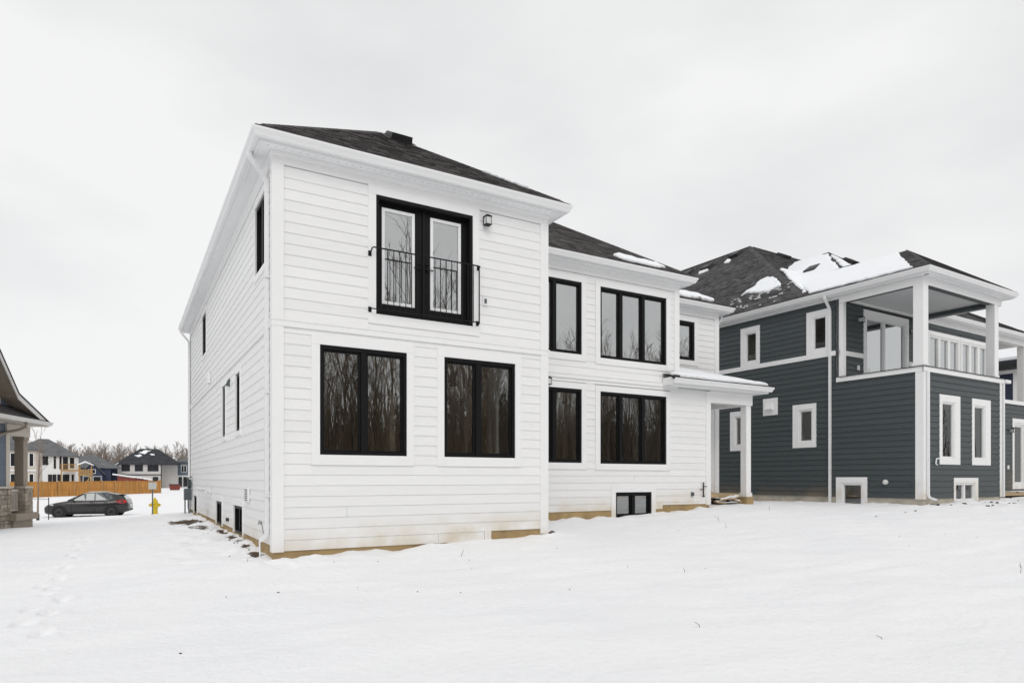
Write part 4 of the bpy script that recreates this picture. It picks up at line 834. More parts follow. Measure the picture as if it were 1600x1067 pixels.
sw = MB(); gi = Matrix.Translation((18.4457, -0.3433, 0.0)) @ Matrix.Rotation(R(1.25), 4, 'Z')
snow_sheet(sw, GSd, [(1.02, 7.49, 8.91), (1.3, 7.42, 9.13), (1.52, 7.19, 9.3), (1.97, 7.25, 9.65), (2.07, 6.99, 9.73), (1.83, 6.52, 9.54), (1.28, 5.81, 9.11), (0.85, 5.48, 8.78), (0.84, 5.73, 8.77), (0.75, 6.08, 8.69), (0.92, 6.66, 8.83), (1.08, 7.12, 8.95)], 0.06, 0.12, 0.04, 5)
snow_sheet(sw, GSd, [(4.85, 13.26, 11.9), (5.25, 13.45, 12.2), (5.1, 12.8, 12.1), (4.9, 12.6, 11.94)], 0.05, 0.15, 0.03, 6)
snow_sheet(sw, GSd, [(5.2, 11.9, 12.2), (5.5, 11.95, 12.5), (5.35, 11.55, 12.3), (5.0, 11.45, 12.0)], 0.05, 0.15, 0.03, 7)
rr_ = random.Random(5)
for k in range(70):                                   # the patch melting out between the shingle courses
    v = rr_.uniform(5.0, 8.6); u = rr_.uniform(-0.2, 1.0) * (1 if v < 7 else 0.9); L_ = rr_.uniform(0.03, 0.10)
    S = GSd; a, g = S.inv((u, v, zg + p1 * (u + e2))); g = -0.02 + round((g + 0.02) / 0.143) * 0.143 + 0.02
    q = [S.at(a - L_, g - 0.012), S.at(a + L_, g - 0.012), S.at(a + L_ * 0.8, g + 0.03), S.at(a - L_ * 0.8, g + 0.03)]; snow_sheet(sw, S, q, 0.008, 0.1, 0.008, k)
back = lambda u, v: (u, v, zg + 0.02 + p2 * (v - 3.67))
snow_sheet(sw, GBk, [back(*q) for q in ((0.15, 4.0), (3.29, 7.3), (4.4, 7.2), (6.2, 8.3), (10.22, 11.15), (15, 11.15), (15, 4.2), (8, 4.2))], 0.07, 0.25, 0.08, 8)
snow_sheet(sw, GPl, [(-0.15, 3.60, 7.9), (-0.15, 3.0, 7.9), (-0.24, 2.2, 7.87), (-0.28, 1.0, 7.85), (-0.27, 0.15, 7.85), (1.7, 1.55, 8.95), (2.36, 1.95, 9.27), (2.38, 5.9, 9.3)], 0.05, 0.14, 0.03, 9)
snow_sheet(sw, GWl, [(1.0, 7.9, 7.9), (1.0, 2.5, 7.9), (4.9, 6.2, 10.9), (5.1, 6.8, 11.0), (5.1, 7.9, 11.0)], 0.08, 0.2, 0.05, 10)
snow_sheet(sw, GWf, [(1.3, 2.5, 8.0), (4.5, 2.5, 8.0), (4.4, 4.5, 9.5), (4.7, 5.3, 10.2), (4.7, 5.95, 10.7)], 0.07, 0.2, 0.06, 11)
snow_sheet(sw, GPl, [(-0.33, 4.6, 7.82), (-0.33, 4.1, 7.82), (-0.2, 4.0, 7.9)], 0.05, 0.1, 0.02, 12) if False else None
sw.v = [tuple(gi @ Vector(p)) for p in sw.v]
s2 = sw.build('roof_snow', M['snow_roof']); tag(s2, 'thick white snow on the slate house roof slopes', 'snow', kind='stuff')

# ================================================================== PORCH HOUSE AT THE LEFT EDGE (x runs away from the viewer, -y is outwards)
M['taupe'] = mat('taupe_paint', (0.27, 0.225, 0.175), 0.6, 0.08, 4)
M['beige'] = mat('beige_trim', (0.50, 0.455, 0.395), 0.6, 0.06, 4)
M['blue_siding'] = mat('blue_grey_siding', (0.10, 0.125, 0.165), 0.6, 0.06, 3, rnd=0.05)
M['stone'] = mat('ledge_stone', (0.31, 0.265, 0.215), 0.9, 0.35, 6, 0.6, 20, rnd=0.25)
M['pale_gutter'] = mat('pale_gutter', (0.66, 0.64, 0.61), 0.45, 0.04, 3)
Q = empty('house', (-5.18, 19.0, 0.0), math.atan2(0.9546, 0.2978), 'beige trimmed house with covered corner porch and stone base, cut by left edge', 'house')
QF = Face((-7, 0), (1, 0))                    # a = x + 7
siding(QF, Q, M['blue_siding'], 0.0, 7 - 1.54, 1.32, 3.2, [], 0.15, seed=41)
b = MB(); QF.box(b, 0, 7 - 1.30, -6, -0.001, -0.6, 3.5); b.build('wall', M['blue_siding'], Q)
b = MB(); QF.box(b, 7 - 1.54, 7 - 1.28, -0.25, 0.03, 1.32, 3.12); b.build('corner_board', M['beige'], Q)
b = MB(); QF.box(b, 3.0, 7 - 1.22, -0.3, 0.12, 1.26, 1.33); b.build('stone_cap', M['beige'], Q)
rq = random.Random(3); z = -0.45
stone_mesh = {}
while z < 1.24:
    h = rq.choice((0.10, 0.14, 0.18)); a = 4.2
    while a < 7 - 1.28:
        l = rq.uniform(0.18, 0.5); e = min(a + l, 7 - 1.26); b = MB(); QF.box(b, a + 0.006, e - 0.006, -0.02, 0.05 + rq.uniform(0, 0.035), z + 0.006, min(z + h, 1.255) - 0.006); b.build('stone', M['stone'], Q); a += l
    z += h
b = MB(); b.box(-0.42, 0.12, -0.10, 0.35, -0.4, 1.25); pr = b.build('porch_pier', M['stone'], Q)
z = -0.3
while z < 1.2:
    h = rq.choice((0.12, 0.16)); x = -0.45
    while x < 0.12:
        l = rq.uniform(0.14, 0.3); b = MB(); b.box(x + 0.005, min(x + l, 0.14) - 0.005, -0.13 - rq.uniform(0, 0.02), -0.099, z + 0.005, min(z + h, 1.24) - 0.005); b.build('stone', M['stone'], pr)
        x += l
    b = MB(); b.box(-0.45 - rq.uniform(0, 0.02), -0.419, -0.10, 0.33, z + 0.005, min(z + h, 1.24) - 0.005); b.build('stone', M['stone'], pr); z += h
b = MB(); b.box(-0.47, 0.16, -0.15, 0.38, 1.25, 1.32); b.build('pier_cap', M['beige'], pr)
b = MB(); b.prism([(-0.30, -0.02), (0.0, -0.02), (0.0, 0.27), (-0.30, 0.27)], 1.32, 3.12); cq = b.build('porch_column', M['taupe'], Q)
b = MB(); b.box(-0.34, 0.04, -0.06, 0.31, 3.0, 3.12); b.build('column_capital', M['taupe'], cq)
b = MB(); b.box(-1.55, 0.12, -0.06, 0.30, 3.12, 3.52); b.box(-0.2, 0.12, 0.302, 3.0, 3.12, 3.52); b.build('porch_beam', M['beige'], Q)
b = MB(); b.box(-1.4, 0.25, -0.28, 2.5, 0.12, 0.36); b.build('porch_floor', M['taupe'], Q)
b = MB(); b.box(-1.3, 0.05, -0.15, 2.4, -0.6, 0.12); b.build('porch_base', M['taupe'], Q)
b = MB(); b.box(-1.28, -0.42, 0.06, 0.12, 1.14, 1.22); rg = b.build('porch_railing', M['beige'], Q)
b = MB(); b.box(-1.28, -0.42, 0.07, 0.11, 0.44, 0.50); b.build('bottom_rail', M['beige'], rg)
bm2 = MB().box(-0.02, 0.02, 0.07, 0.11, 0.50, 1.14).mesh('baluster'); bm2.materials.append(M['beige'])
for k in range(7): o = link('baluster', bm2, None, rg); o.location = (-1.20 + 0.115 * k, 0, 0)
M['porch_shingle'] = mat('dark_porch_shingle', (0.045, 0.043, 0.045), 0.9, 0.35, 9, 0.5, 60, stretch=(1, 1, 6))
# flared gable: profile along -x (w), pushed back from the overhang
prof = [(-0.35, 3.70), (1.9, 4.49), (3.08, 5.68), (5.2, 7.75), (7.3, 5.68), (8.5, 4.49), (10.6, 3.70)]
def strip(name, m, up, y0, y1, lo):
    b = MB()
    for (w0, z0), (w1, z1) in zip(prof[:-1], prof[1:]): b.extrude([(-w0, y0, z0 + lo), (-w1, y0, z1 + lo), (-w1, y0, z1 + up), (-w0, y0, z0 + up)], (0, y1 - y0, 0))
    return b.build(name, m, Q)
strip('roof', M['porch_shingle'], 0.045, -0.60, 7.0, 0.0)
strip('rake_fascia', M['pale_gutter'], -0.002, -0.575, -0.54, -0.17)
strip('rake_soffit', M['taupe'], -0.10, -0.539, 0.0, -0.115)
b = MB(); b.extrude([(-w_, 0, z_ - 0.12) for w_, z_ in prof] , (0, 0.15, 0)); b.build('gable_wall', M['blue_siding'], Q)
inner = [(-w_, -0.03, z_ - 0.36) for w_, z_ in prof[1:5]]
b = MB()
for p, q in zip(inner[:-1], inner[1:]): b.extrude([p, q, (q[0], q[1], q[2] + 0.2), (p[0], p[1], p[2] + 0.2)], (0, 0.028, 0))
b.build('frieze_board', M['beige'], Q)
b = MB(); b.extrude([(0.38, -0.62, 3.70), (-8, -0.62, 3.70), (-8, -0.01, 4.12), (-0.6, -0.01, 4.12)], (0, 0, 0.03)); b.build('pent_roof', M['porch_shingle'], Q)
sweep(Q, 'gutter', [(-8, -0.55), (0.40, -0.55), (0.40, 3.0)], gut_prof(3.71), M['pale_gutter'])
b = MB(); b.box(-8, 0.40, -0.545, -0.0, 3.54, 3.57); b.build('soffit', M['beige'], Q)
MB().tube([(-1.42, -0.60, 3.58), (-1.42, -0.58, 3.42), (-1.50, -0.40, 3.30), (-1.58, -0.10, 3.22), (-1.75, -0.06, 3.15), (-2.2, -0.06, 3.05)], 0.05, 8).build('downspout', M['taupe'], Q)

# ================================================================== FAR HOUSES ACROSS THE STREET
M['far_white'] = mat('far_white_wall', (0.72, 0.72, 0.71), 0.7, 0.04, 1)
M['far_grey'] = mat('far_pale_grey_wall', (0.56, 0.54, 0.52), 0.7, 0.05, 1)
M['far_beige'] = mat('far_beige_wall', (0.52, 0.47, 0.41), 0.7, 0.05, 1)
M['far_navy'] = mat('far_navy_wall', (0.030, 0.040, 0.075), 0.7, 0.1, 1)
M['far_roof_grey'] = mat('far_grey_roof', (0.13, 0.135, 0.14), 0.9, 0.3, 0.8)
M['far_roof_dark'] = mat('far_dark_roof', (0.035, 0.037, 0.044), 0.9, 0.4, 0.8)
M['far_glass'] = mat('far_window_glass', (0.018, 0.02, 0.024), 0.12, 0.2, 2, spec=0.5)
M['cedar'] = mat('cedar_fence', (0.46, 0.215, 0.05), 0.75, 0.45, 1.5, 0.2, 8, stretch=(3, 3, 0.3))
M['cedar2'] = mat('new_timber', (0.40, 0.24, 0.09), 0.75, 0.25, 2)
M['red'] = mat('dull_red', (0.20, 0.045, 0.032), 0.6, 0.2, 3)
def hip(mb, x0, x1, y0, y1, z, rise, ov=0.4, ridge=None):
    x0 -= ov; x1 += ov; y0 -= ov; y1 += ov; hw = (y1 - y0) / 2
    if x1 - x0 >= y1 - y0: r = ridge or (x0 + hw, x1 - hw); a, b_ = (r[0], (y0 + y1) / 2, z + rise), (r[1], (y0 + y1) / 2, z + rise); f = [(0, 1, 5, 4), (1, 2, 5), (2, 3, 4, 5), (3, 0, 4)]
    else: hw = (x1 - x0) / 2; a, b_ = ((x0 + x1) / 2, y0 + hw, z + rise), ((x0 + x1) / 2, y1 - hw, z + rise); f = [(0, 1, 4), (1, 2, 5, 4), (2, 3, 5), (3, 0, 4, 5)]
    mb.add([(x0, y0, z), (x1, y0, z), (x1, y1, z), (x0, y1, z), a, b_], f)
    mb.box(x0, x1, y0, y1, z - 0.18, z - 0.001); return mb
def gable_x(mb, x0, x1, y0, y1, z, rise, ov=0.4):
    """ridge along y, gable towards the viewer"""
    xm = (x0 + x1) / 2; mb.extrude([(x0 - ov, y0 - ov, z - 0.15), (x0 - ov, y0 - ov, z), (xm, y0 - ov, z + rise), (x1 + ov, y0 - ov, z), (x1 + ov, y0 - ov, z - 0.15), (xm, y0 - ov, z + rise - 0.2)], (0, y1 - y0 + 2 * ov, 0)); return mb
def far_window(parent, F, a0, a1, z0, z1, fm, mull=0):
    b = MB(); F.ring(b, a0, a1, z0, z1, 0.09, -0.02, 0.06); o = b.build('window', M[fm], parent)
    b = MB(); F.box(b, a0 + 0.09, a1 - 0.09, 0.005, 0.03, z0 + 0.09, z1 - 0.09); b.build('pane', M['far_glass'], o)
    for k in range(mull): x = a0 + (a1 - a0) * (k + 1) / (mull + 1); b = MB(); F.box(b, x - 0.04, x + 0.04, 0.031, 0.055, z0 + 0.09, z1 - 0.09); b.build('mullion', M[fm], o)
    return o
# white house with grey roof
h1 = empty('house', (-9.27, 126, -0.5), 0, 'distant white house with grey roof and raised timber deck behind the fence', 'house')
F1 = Face((-7.2, 0), (1, 0))
MB().box(-7.2, 0, 0, 9, -0.5, 6.0).build('wall', M['far_white'], h1)
hip(MB(), -9.5, 0, 0, 9, 6.05, 3.0, 0.45, (-5.6, -4.2)).build('roof', M['far_roof_grey'], h1)
for (a0, a1, z0, z1, mu) in ((2.4, 3.3, 4.4, 6.0 - 0.1, 1), (4.1, 4.4, 3.8, 5.9, 0), (4.9, 5.2, 3.7, 5.85, 0), (5.4, 6.1, 3.7, 5.8, 0), (6.4, 7.0, 3.9, 5.7, 1), (3.3, 3.85, 0.6, 2.8, 0), (3.92, 4.46, 0.6, 2.8, 0), (4.6, 5.1, 0.6, 2.8, 0), (5.37, 6.3, 0.4, 2.8, 1), (6.65, 6.95, 1.2, 2.8, 0)):
    far_window(h1, F1, a0, a1, z0, z1, 'black', mu)
dk_ = MB().box(-1.9, 0.9, -3.6, -0.3, 3.35, 3.6).build('deck', M['cedar2'], h1)
for x in (-1.8, 0.8): MB().box(x - 0.08, x + 0.08, -3.5, -3.34, -0.4, 4.6).build('deck_post', M['cedar2'], dk_)
b = MB(); b.box(-1.9, 0.9, -3.55, -3.48, 4.45, 4.55)
for k in range(20): b.box(-1.85 + k * 0.14, -1.81 + k * 0.14, -3.53, -3.49, 3.6, 4.45)
b.build('deck_railing', M['cedar2'], dk_)
# beige house seen through the porch
h0 = empty('house', (-12.4, 100, -0.5), 0, 'distant beige house with paired windows, partly hidden by the porch column', 'house')
F0 = Face((-9, 0), (1, 0)); MB().box(-9, 0, 0, 8, -0.5, 6.1).build('wall', M['far_beige'], h0)
hip(MB(), -9, 0, 0, 8, 6.1, 2.4).build('roof', M['far_roof_grey'], h0)
for a0, z0 in ((5.2, 3.7), (6.1, 3.7), (7.4, 3.7), (8.15, 3.7), (5.2, 0.9), (6.1, 0.9), (7.4, 0.9), (8.15, 0.9)): far_window(h0, F0, a0, a0 + 0.62, z0, z0 + 1.9, 'frame_white')
b = MB(); F0.box(b, 0, 9, 0.0, 0.08, 3.1, 3.35); b.build('belt_board', M['far_white'], h0)
MB().box(-9.2, -4.4, -0.4, -0.02, 3.4, 5.4).build('bay', M['far_navy'], h0)
# navy gabled house
h2 = empty('house', (-7.9, 150, -0.5), 0, 'distant navy house with grey gabled roofs between two paler houses', 'house')
F2 = Face((-2.8, 0), (1, 0)); MB().box(-4.5, 3.4, 0, 9, -0.5, 4.4).build('wall', M['far_navy'], h2)
hip(MB(), -5.5, 5.0, 0, 9, 4.4, 2.7).build('roof', M['far_roof_grey'], h2)
b = MB(); gable_x(b, -1.6, 2.2, -1.6, 3, 3.0, 2.5, 0.35); b.build('gable_roof', M['far_roof_grey'], h2)
b = MB(); b.extrude([(-1.6, -1.6, -0.5), (2.2, -1.6, -0.5), (2.2, -1.6, 2.9), (0.3, -1.6, 5.2), (-1.6, -1.6, 2.9)], (0, 1.5, 0)); b.build('wall', M['far_navy'], h2)
F2 = Face((-1.6, -1.6), (1, 0))
for a0, a1, z0, z1 in ((0.3, 1.7, 0.6, 2.6), (2.0, 3.5, 0.6, 2.6), (1.3, 2.5, 3.1, 4.0)): far_window(h2, F2, a0, a1, z0, z1, 'far_white')
# pale grey house with dark hipped roof
h3 = empty('house', (5.34, 160, -0.5), 0, 'distant pale grey house with dark hipped roof and three wide windows', 'house')
F3 = Face((-8.6, 0), (1, 0)); MB().box(-8.6, 0, 0, 11, -0.5, 5.4).build('wall', M['far_grey'], h3)
MB().box(0.001, 3.6, 4, 11, -0.5, 5.4).build('wall', M['far_grey'], h3)
hip(MB(), -8.6, 3.6, 0, 11, 5.45, 3.6, 0.5, (-4.1, -0.4)).build('roof', M['far_roof_dark'], h3)
for a0, a1 in ((0.75, 2.4), (3.35, 4.95), (5.85, 8.05)): far_window(h3, F3, a0, a1, 3.75, 5.2, 'far_roof_dark', 1)
b = MB(); F3.box(b, 0, 8.6, 0, 0.1, 2.85, 3.05); b.build('belt_board', M['far_roof_dark'], h3)
b = MB(); F3.box(b, 8.52, 8.7, -0.1, 0.1, -0.5, 5.3); b.build('corner_board', M['far_roof_dark'], h3)
far_window(h3, F3, 6.9, 8.0, 0.3, 2.5, 'far_roof_dark', 0); far_window(h3, F3, 3.2, 5.2, 0.8, 2.5, 'far_white', 2)
b = MB(); b.extrude([(-11.6, -1.2, 2.9), (-8.4, -1.2, 5.5), (-8.4, -1.2, 5.75), (-11.8, -1.2, 3.1)], (0, 7, 0)); b.build('garage_roof', M['far_white'], h3)
b = MB(); b.extrude([(-11.4, -1.0, -0.5), (-8.6, -1.0, -0.5), (-8.6, -1.0, 5.2), (-11.4, -1.0, 2.9)], (0, 6.8, 0)); b.build('garage', M['far_navy'], h3)
sn_ = MB(); S3 = Slope([(-9.1, -0.5, 5.47), (4.1, -0.5, 5.47), (-0.4, 5.5, 9.05), (-4.1, 5.5, 9.05)])
for k, q in enumerate(([(-4.6, 3.6), (-3.2, 4.9), (-2.0, 4.7), (-2.6, 4.1), (-3.2, 3.4)], [(-5.2, 2.6), (-4.4, 3.1), (-3.6, 2.7), (-4.6, 2.2)], [(-2.4, 3.2), (-1.8, 3.6), (-1.2, 3.0), (-1.9, 2.8)])): snow_sheet(sn_, S3, [Vector((x, y, 5.47 + 3.58 * (y + 0.5) / 6.0)) for x, y in q], 0.05, 0.4, 0.2, k)
sn_.build('roof_snow', M['snow_roof'], h3)
# slim blue house at the gap's edge
h4 = empty('house', (8.9, 166, -0.5), 0, 'distant blue and white house just left of the white wall', 'house')
F4 = Face((0, 0), (1, 0)); MB().box(0, 9, 0, 9, 2.9, 6.2).build('upper_wall', M['blue_siding'], h4); MB().box(0.05, 9, 0.05, 9, -0.5, 2.9).build('wall', M['far_white'], h4)
hip(MB(), 0, 9, 0, 9, 6.2, 2.0).build('roof', M['far_roof_grey'], h4)
far_window(h4, F4, 0.9, 2.1, 3.6, 5.3, 'far_white', 1); far_window(h4, F4, 0.4, 1.1, 0.2, 2.5, 'black', 0); far_window(h4, F4, 1.4, 2.6, 0.2, 2.5, 'black', 1)
# navy neighbour beyond the slate house
h5 = empty('house', (40.2, 6.2, 0.6), R(2), 'dark navy house with snowy porch roof, half hidden at right edge', 'house')
F5 = Face((0, 0), (1, 0)); MB().box(0, 9, 0, 10, 0, 6.9).build('wall', M['far_navy'], h5)
siding(F5, h5, M['far_navy'], 0.1, 9, 0.3, 6.8, [], 0.2, seed=51); F5s = Face((0, 10), (0, -1)); siding(F5s, h5, M['far_navy'], 0, 9.9, 0.3, 6.8, [], 0.2, seed=52)
corner_board(h5, (0, 0), (1, 0), (0, 1), 0.2, 6.9, M['trim'], 0.16)
b = MB(); b.box(-0.6, 9.6, -0.6, 10.6, 7.02, 7.25); b.build('eave', M['vent'], h5); b = MB(); b.box(-0.04, 9.1, -0.04, 10.1, 6.8, 7.0); b.build('frieze_board', M['trim'], h5)
hip(MB(), 0, 9, 0, 10, 7.44, 2.2, 0.6).build('roof', M['far_roof_dark'], h5); b = MB(); hip(b, 0, 9, 0, 10, 7.64, 2.2, 0.5); b.build('roof_snow', M['snow_roof'], h5)

# ================================================================== FENCE
fn = empty('fence', (-11.8, 82, -0.62), math.atan2(102.4 - 82, 2.7 + 11.8), 'orange cedar board fence running behind the parked car', 'fence')
FL_ = math.hypot(20.4, 14.5); FF = Face((0, 0), (1, 0)); npan = 10; pw = FL_ / npan; rf = random.Random(4)
for k in range(-4, npan):
    b = MB(); x = k * pw + 0.07
    while x < (k + 1) * pw - 0.08:
        FF.box(b, x, min(x + 0.135, (k + 1) * pw - 0.07), -0.02, 0.0 + rf.uniform(0, 0.012), 0.05, 1.80 + rf.uniform(-0.01, 0.01)); x += 0.142
    FF.box(b, k * pw + 0.07, (k + 1) * pw - 0.07, -0.0, 0.05, 1.80, 1.86); FF.box(b, k * pw + 0.07, (k + 1) * pw - 0.07, 0.013, 0.04, 0.85, 0.94)
    b.build('fence_panel', M['cedar'], fn); b = MB(); FF.box(b, k * pw - 0.07, k * pw + 0.068, -0.09, 0.06, -0.4, 1.95); b.build('fence_post', M['cedar2'], fn)
b = MB(); FF.box(b, FL_ - 0.1, FL_ + 0.1, -0.1, 0.1, -0.4, 2.05); b.build('fence_post', M['cedar2'], fn)
b = MB(); FF.box(b, FL_ - 0.05, FL_ + 0.03, -12, -0.1, 0.0, 1.85); b.build('fence_panel', M['cedar'], fn)
# timber play tower behind the fence
pt = empty('play_tower', (-6.9, 104, -0.55), 0, 'timber play tower with slatted platform rising behind the fence', 'play tower')
for x, y in ((-0.75, -0.7), (0.75, -0.7), (-0.75, 0.7), (0.75, 0.7)): MB().box(x - 0.06, x + 0.06, y - 0.06, y + 0.06, 0, 4.2).build('post', M['cedar2'], pt)
MB().box(-0.9, 0.9, -0.8, 0.8, 2.6, 2.75).build('platform', M['cedar2'], pt); b = MB()
for k in range(9): b.box(-0.85 + k * 0.2, -0.71 + k * 0.2, -0.8, -0.76, 2.75, 3.5)
b.build('slat_rail', M['cedar2'], pt); b = MB(); gable_x(b, -0.8, 0.8, -0.8, 0.8, 4.2, 0.5, 0.2); b.build('roof', M['snow_roof'], pt)
MB().extrude([(-0.7, -0.72, 0), (-0.55, -0.72, 0), (0.75, -0.72, 2.6), (0.6, -0.72, 2.6)], (0, 0.08, 0)).build('brace', M['cedar2'], pt)
# red shed and red bin
rs = empty('shed', (-3.0, 118, -0.55), 0, 'low red shed with snowy sloping roof showing above the fence', 'shed')
b = MB(); b.extrude([(0, 0, 0), (4.6, 0, 0), (4.6, 0, 1.9), (0, 0, 2.6)], (0, 3, 0)); b.build('wall', M['red'], rs); b = MB(); b.extrude([(-0.7, -0.3, 2.78), (5.0, -0.3, 1.95), (5.0, -0.3, 2.15), (-0.7, -0.3, 3.0)], (0, 3.6, 0)); b.build('roof', M['snow_roof'], rs)
rb = empty('skip', (5.1, 125, -0.5), 0, 'small red steel skip in the snow beyond the fence', 'skip')
b = MB(); b.extrude([(0.2, 0, 0), (1.7, 0, 0), (1.95, 0, 1.05), (0, 0, 1.05)], (0, 1.6, 0)); b.build('body', M['red'], rb); b = MB(); b.box(-0.05, 2.0, -0.06, -0.005, 0.95, 1.1); b.build('rim', M['far_roof_dark'], rb)
for x in (0.5, 1.0, 1.5): MB().box(x - 0.04, x + 0.04, -0.05, -0.002, 0.05, 0.94).build('rib', M['red'], rb)

# ================================================================== CAR
def build_car():
    car = empty('parked_car', (-3.85, 36.0, gz(-3.85, 36.0) - 0.03), R(-11), 'dark grey hatchback parked in the snowy street by the fence', 'car')
    paint = mat('graphite_paint', (0.024, 0.0235, 0.025), 0.28, 0.08, 2, metal=0.4, spec=0.5, coat=0.6)
    dark = mat('black_plastic', (0.012, 0.012, 0.012), 0.6, 0.2, 6); tyre = mat('tyre_rubber', (0.016, 0.016, 0.016), 0.85, 0.2, 8); rim = mat('dark_alloy', (0.06, 0.06, 0.062), 0.35, 0.1, 6, metal=0.7)
    cg = mat('car_glass', (0.05, 0.075, 0.085), 0.04, 0.05, 2, spec=1.0, coat=1.0); tail = mat('tail_lamp_red', (0.45, 0.02, 0.015), 0.2, 0.1, 4); lamp = mat('headlamp', (0.6, 0.62, 0.63), 0.12, 0.1, 8)
    # lower body stations: x, z bottom, z shoulder, z top, half width
    st = [(-2.17, 0.34, 0.52, 0.60, 0.55), (-2.10, 0.24, 0.58, 0.68, 0.74), (-1.92, 0.19, 0.66, 0.77, 0.84), (-1.60, 0.18, 0.74, 0.85, 0.885), (-1.2, 0.18, 0.80, 0.92, 0.90), (-0.9, 0.18, 0.83, 0.97, 0.905), (-0.3, 0.18, 0.86, 0.955, 0.91), (0.4, 0.18, 0.88, 0.97, 0.91), (1.0, 0.18, 0.90, 0.99, 0.91), (1.5, 0.20, 0.93, 1.03, 0.895), (1.85, 0.24, 0.93, 1.04, 0.86), (2.08, 0.30, 0.86, 0.98, 0.79), (2.17, 0.40, 0.70, 0.80, 0.68)]
    b = MB(); n = 12
    for x, zb, zs, zt, w_ in st:
        ring = [(0, zb), (w_ * 0.80, zb), (w_ * 0.95, zb + 0.07), (w_ * 0.985, zb + 0.22), (w_, zs * 0.6 + zb * 0.4 + 0.05), (w_ * 0.985, zs), (w_ * 0.93, zt - 0.02), (w_ * 0.80, zt), (0, zt + 0.02)]
        full = ring + [(-y, z) for y, z in ring[-2:0:-1]]; n = len(full); b.v += [(x, y, z) for y, z in full]
    for i in range(len(st) - 1):
        for j in range(n): a = i * n + j; c = i * n + (j + 1) % n; b.f.append((a, c, c + n, a + n))
    b.f += [tuple(range(n)), tuple(range((len(st) - 1) * n, len(st) * n))[::-1]]
    b.build('body', paint, car, smooth=True, fix=True)
    cs = [(-0.98, 0.96, 0.97, 0.80, 0.78), (-0.55, 0.95, 1.19, 0.85, 0.70), (-0.12, 0.95, 1.39, 0.86, 0.64), (0.25, 0.96, 1.455, 0.865, 0.625), (0.7, 0.97, 1.465, 0.865, 0.62), (1.2, 0.99, 1.415, 0.86, 0.60), (1.6, 1.01, 1.335, 0.84, 0.57), (1.84, 1.02, 1.265, 0.82, 0.55), (2.08, 0.98, 1.01, 0.76, 0.72)]
    b = MB(); n = 7
    for x, z0, z1, w0, w1 in cs:
        ring = [(w0, z0 - 0.05), (w0, z0), (w1 + 0.02, z1 - 0.035), (w1 - 0.10, z1)]; full = ring + [(0, z1 + 0.015)] + [(-y, z) for y, z in ring[::-1]]; n = len(full); b.v += [(x, y, z) for y, z in full]
    for i in range(len(cs) - 1):
        for j in range(n - 1): a = i * n + j; b.f.append((a, a + 1, a + 1 + n, a + n))
    b.f += [tuple(range(n)), tuple(range((len(cs) - 1) * n, len(cs) * n))[::-1]]
    b.build('cabin', paint, car, smooth=False, fix=True)
    def side_y(x, z):
        for (x0, a0, b0, c0, d0), (x1, a1, b1, c1, d1) in zip(cs[:-1], cs[1:]):
            if x0 <= x <= x1:
                t = (x - x0) / (x1 - x0); zl, zh, yl, yh = a0 + (a1 - a0) * t, b0 + (b1 - b0) * t - 0.035, c0 + (c1 - c0) * t, d0 + (d1 - d0) * t + 0.02
                return yl + (yh - yl) * min(max((z - zl) / max(zh - zl, 0.01), 0), 1)
        return 0.8
    for s in (-1, 1):
        for poly in ([(-0.70, 0.985), (-0.02, 0.99), (-0.02, 1.39), (-0.15, 1.335)], [(-0.02 + 0.02, 0.99), (0.42, 0.995), (0.42, 1.405), (0.0, 1.395)], [(0.50, 0.995), (1.08, 1.015), (1.15, 1.355), (0.50, 1.405)], [(1.15, 1.03), (1.44, 1.09), (1.46, 1.25), (1.22, 1.325)]):
            b = MB(); b.extrude([(x, s * (side_y(x, z) + 0.008), z) for x, z in poly], (0, -s * 0.006, 0)); b.build('side_window', cg, car, fix=True)
        for x in (-1.34, 1.31):
            b = MB(); b.lathe([(0.30, -0.02), (0.385, -0.02), (0.385, 0.02), (0.30, 0.02)], (x, s * 0.885, 0.335), 24, 'y'); b.build('wheel_arch', dark, car)
            wc = (x, s * 0.80, 0.315); b = MB(); b.lathe([(0.20, -0.10), (0.28, -0.11), (0.315, -0.085), (0.315, 0.085), (0.28, 0.11), (0.20, 0.10)], wc, 28, 'y'); wh = b.build('wheel', tyre, car, smooth=False)
            b = MB(); b.lathe([(0.205, -0.105), (0.21, 0.105), (0.18, 0.112), (0.06, 0.10)] if s > 0 else [(0.06, -0.10), (0.18, -0.112), (0.21, -0.105), (0.205, 0.105)], wc, 20, 'y')
            for k in range(5): a = k * 2 * math.pi / 5; b.tube([(wc[0] + 0.04 * math.cos(a), wc[1] + s * 0.115, wc[2] + 0.04 * math.sin(a)), (wc[0] + 0.19 * math.cos(a), wc[1] + s * 0.112, wc[2] + 0.19 * math.sin(a))], 0.022, 6)
            b.build('rim', rim, wh)
        b = MB(); b.lathe([(0.02, -0.05), (0.085, -0.03), (0.085, 0.03), (0.02, 0.06)], (-0.62, s * 0.98, 1.02), 10, 'x'); b.build('mirror', paint, car, smooth=True)
        for x in (0.30, 1.02): b = MB(); b.box(x - 0.09, x + 0.09, s * 0.905 - 0.012, s * 0.905 + 0.012, 0.855, 0.885); b.build('door_handle', paint, car)
        for x in (-0.72, 0.45): b = MB(); b.box(x - 0.004, x + 0.004, s * 0.899 - 0.013, s * 0.899 + 0.013, 0.28, 0.86); b.build('door_seam', dark, car)
        b = MB(); b.box(-1.0, 0.95, s * 0.865 - 0.02, s * 0.865 + 0.02, 0.19, 0.26); b.build('sill', dark, car)
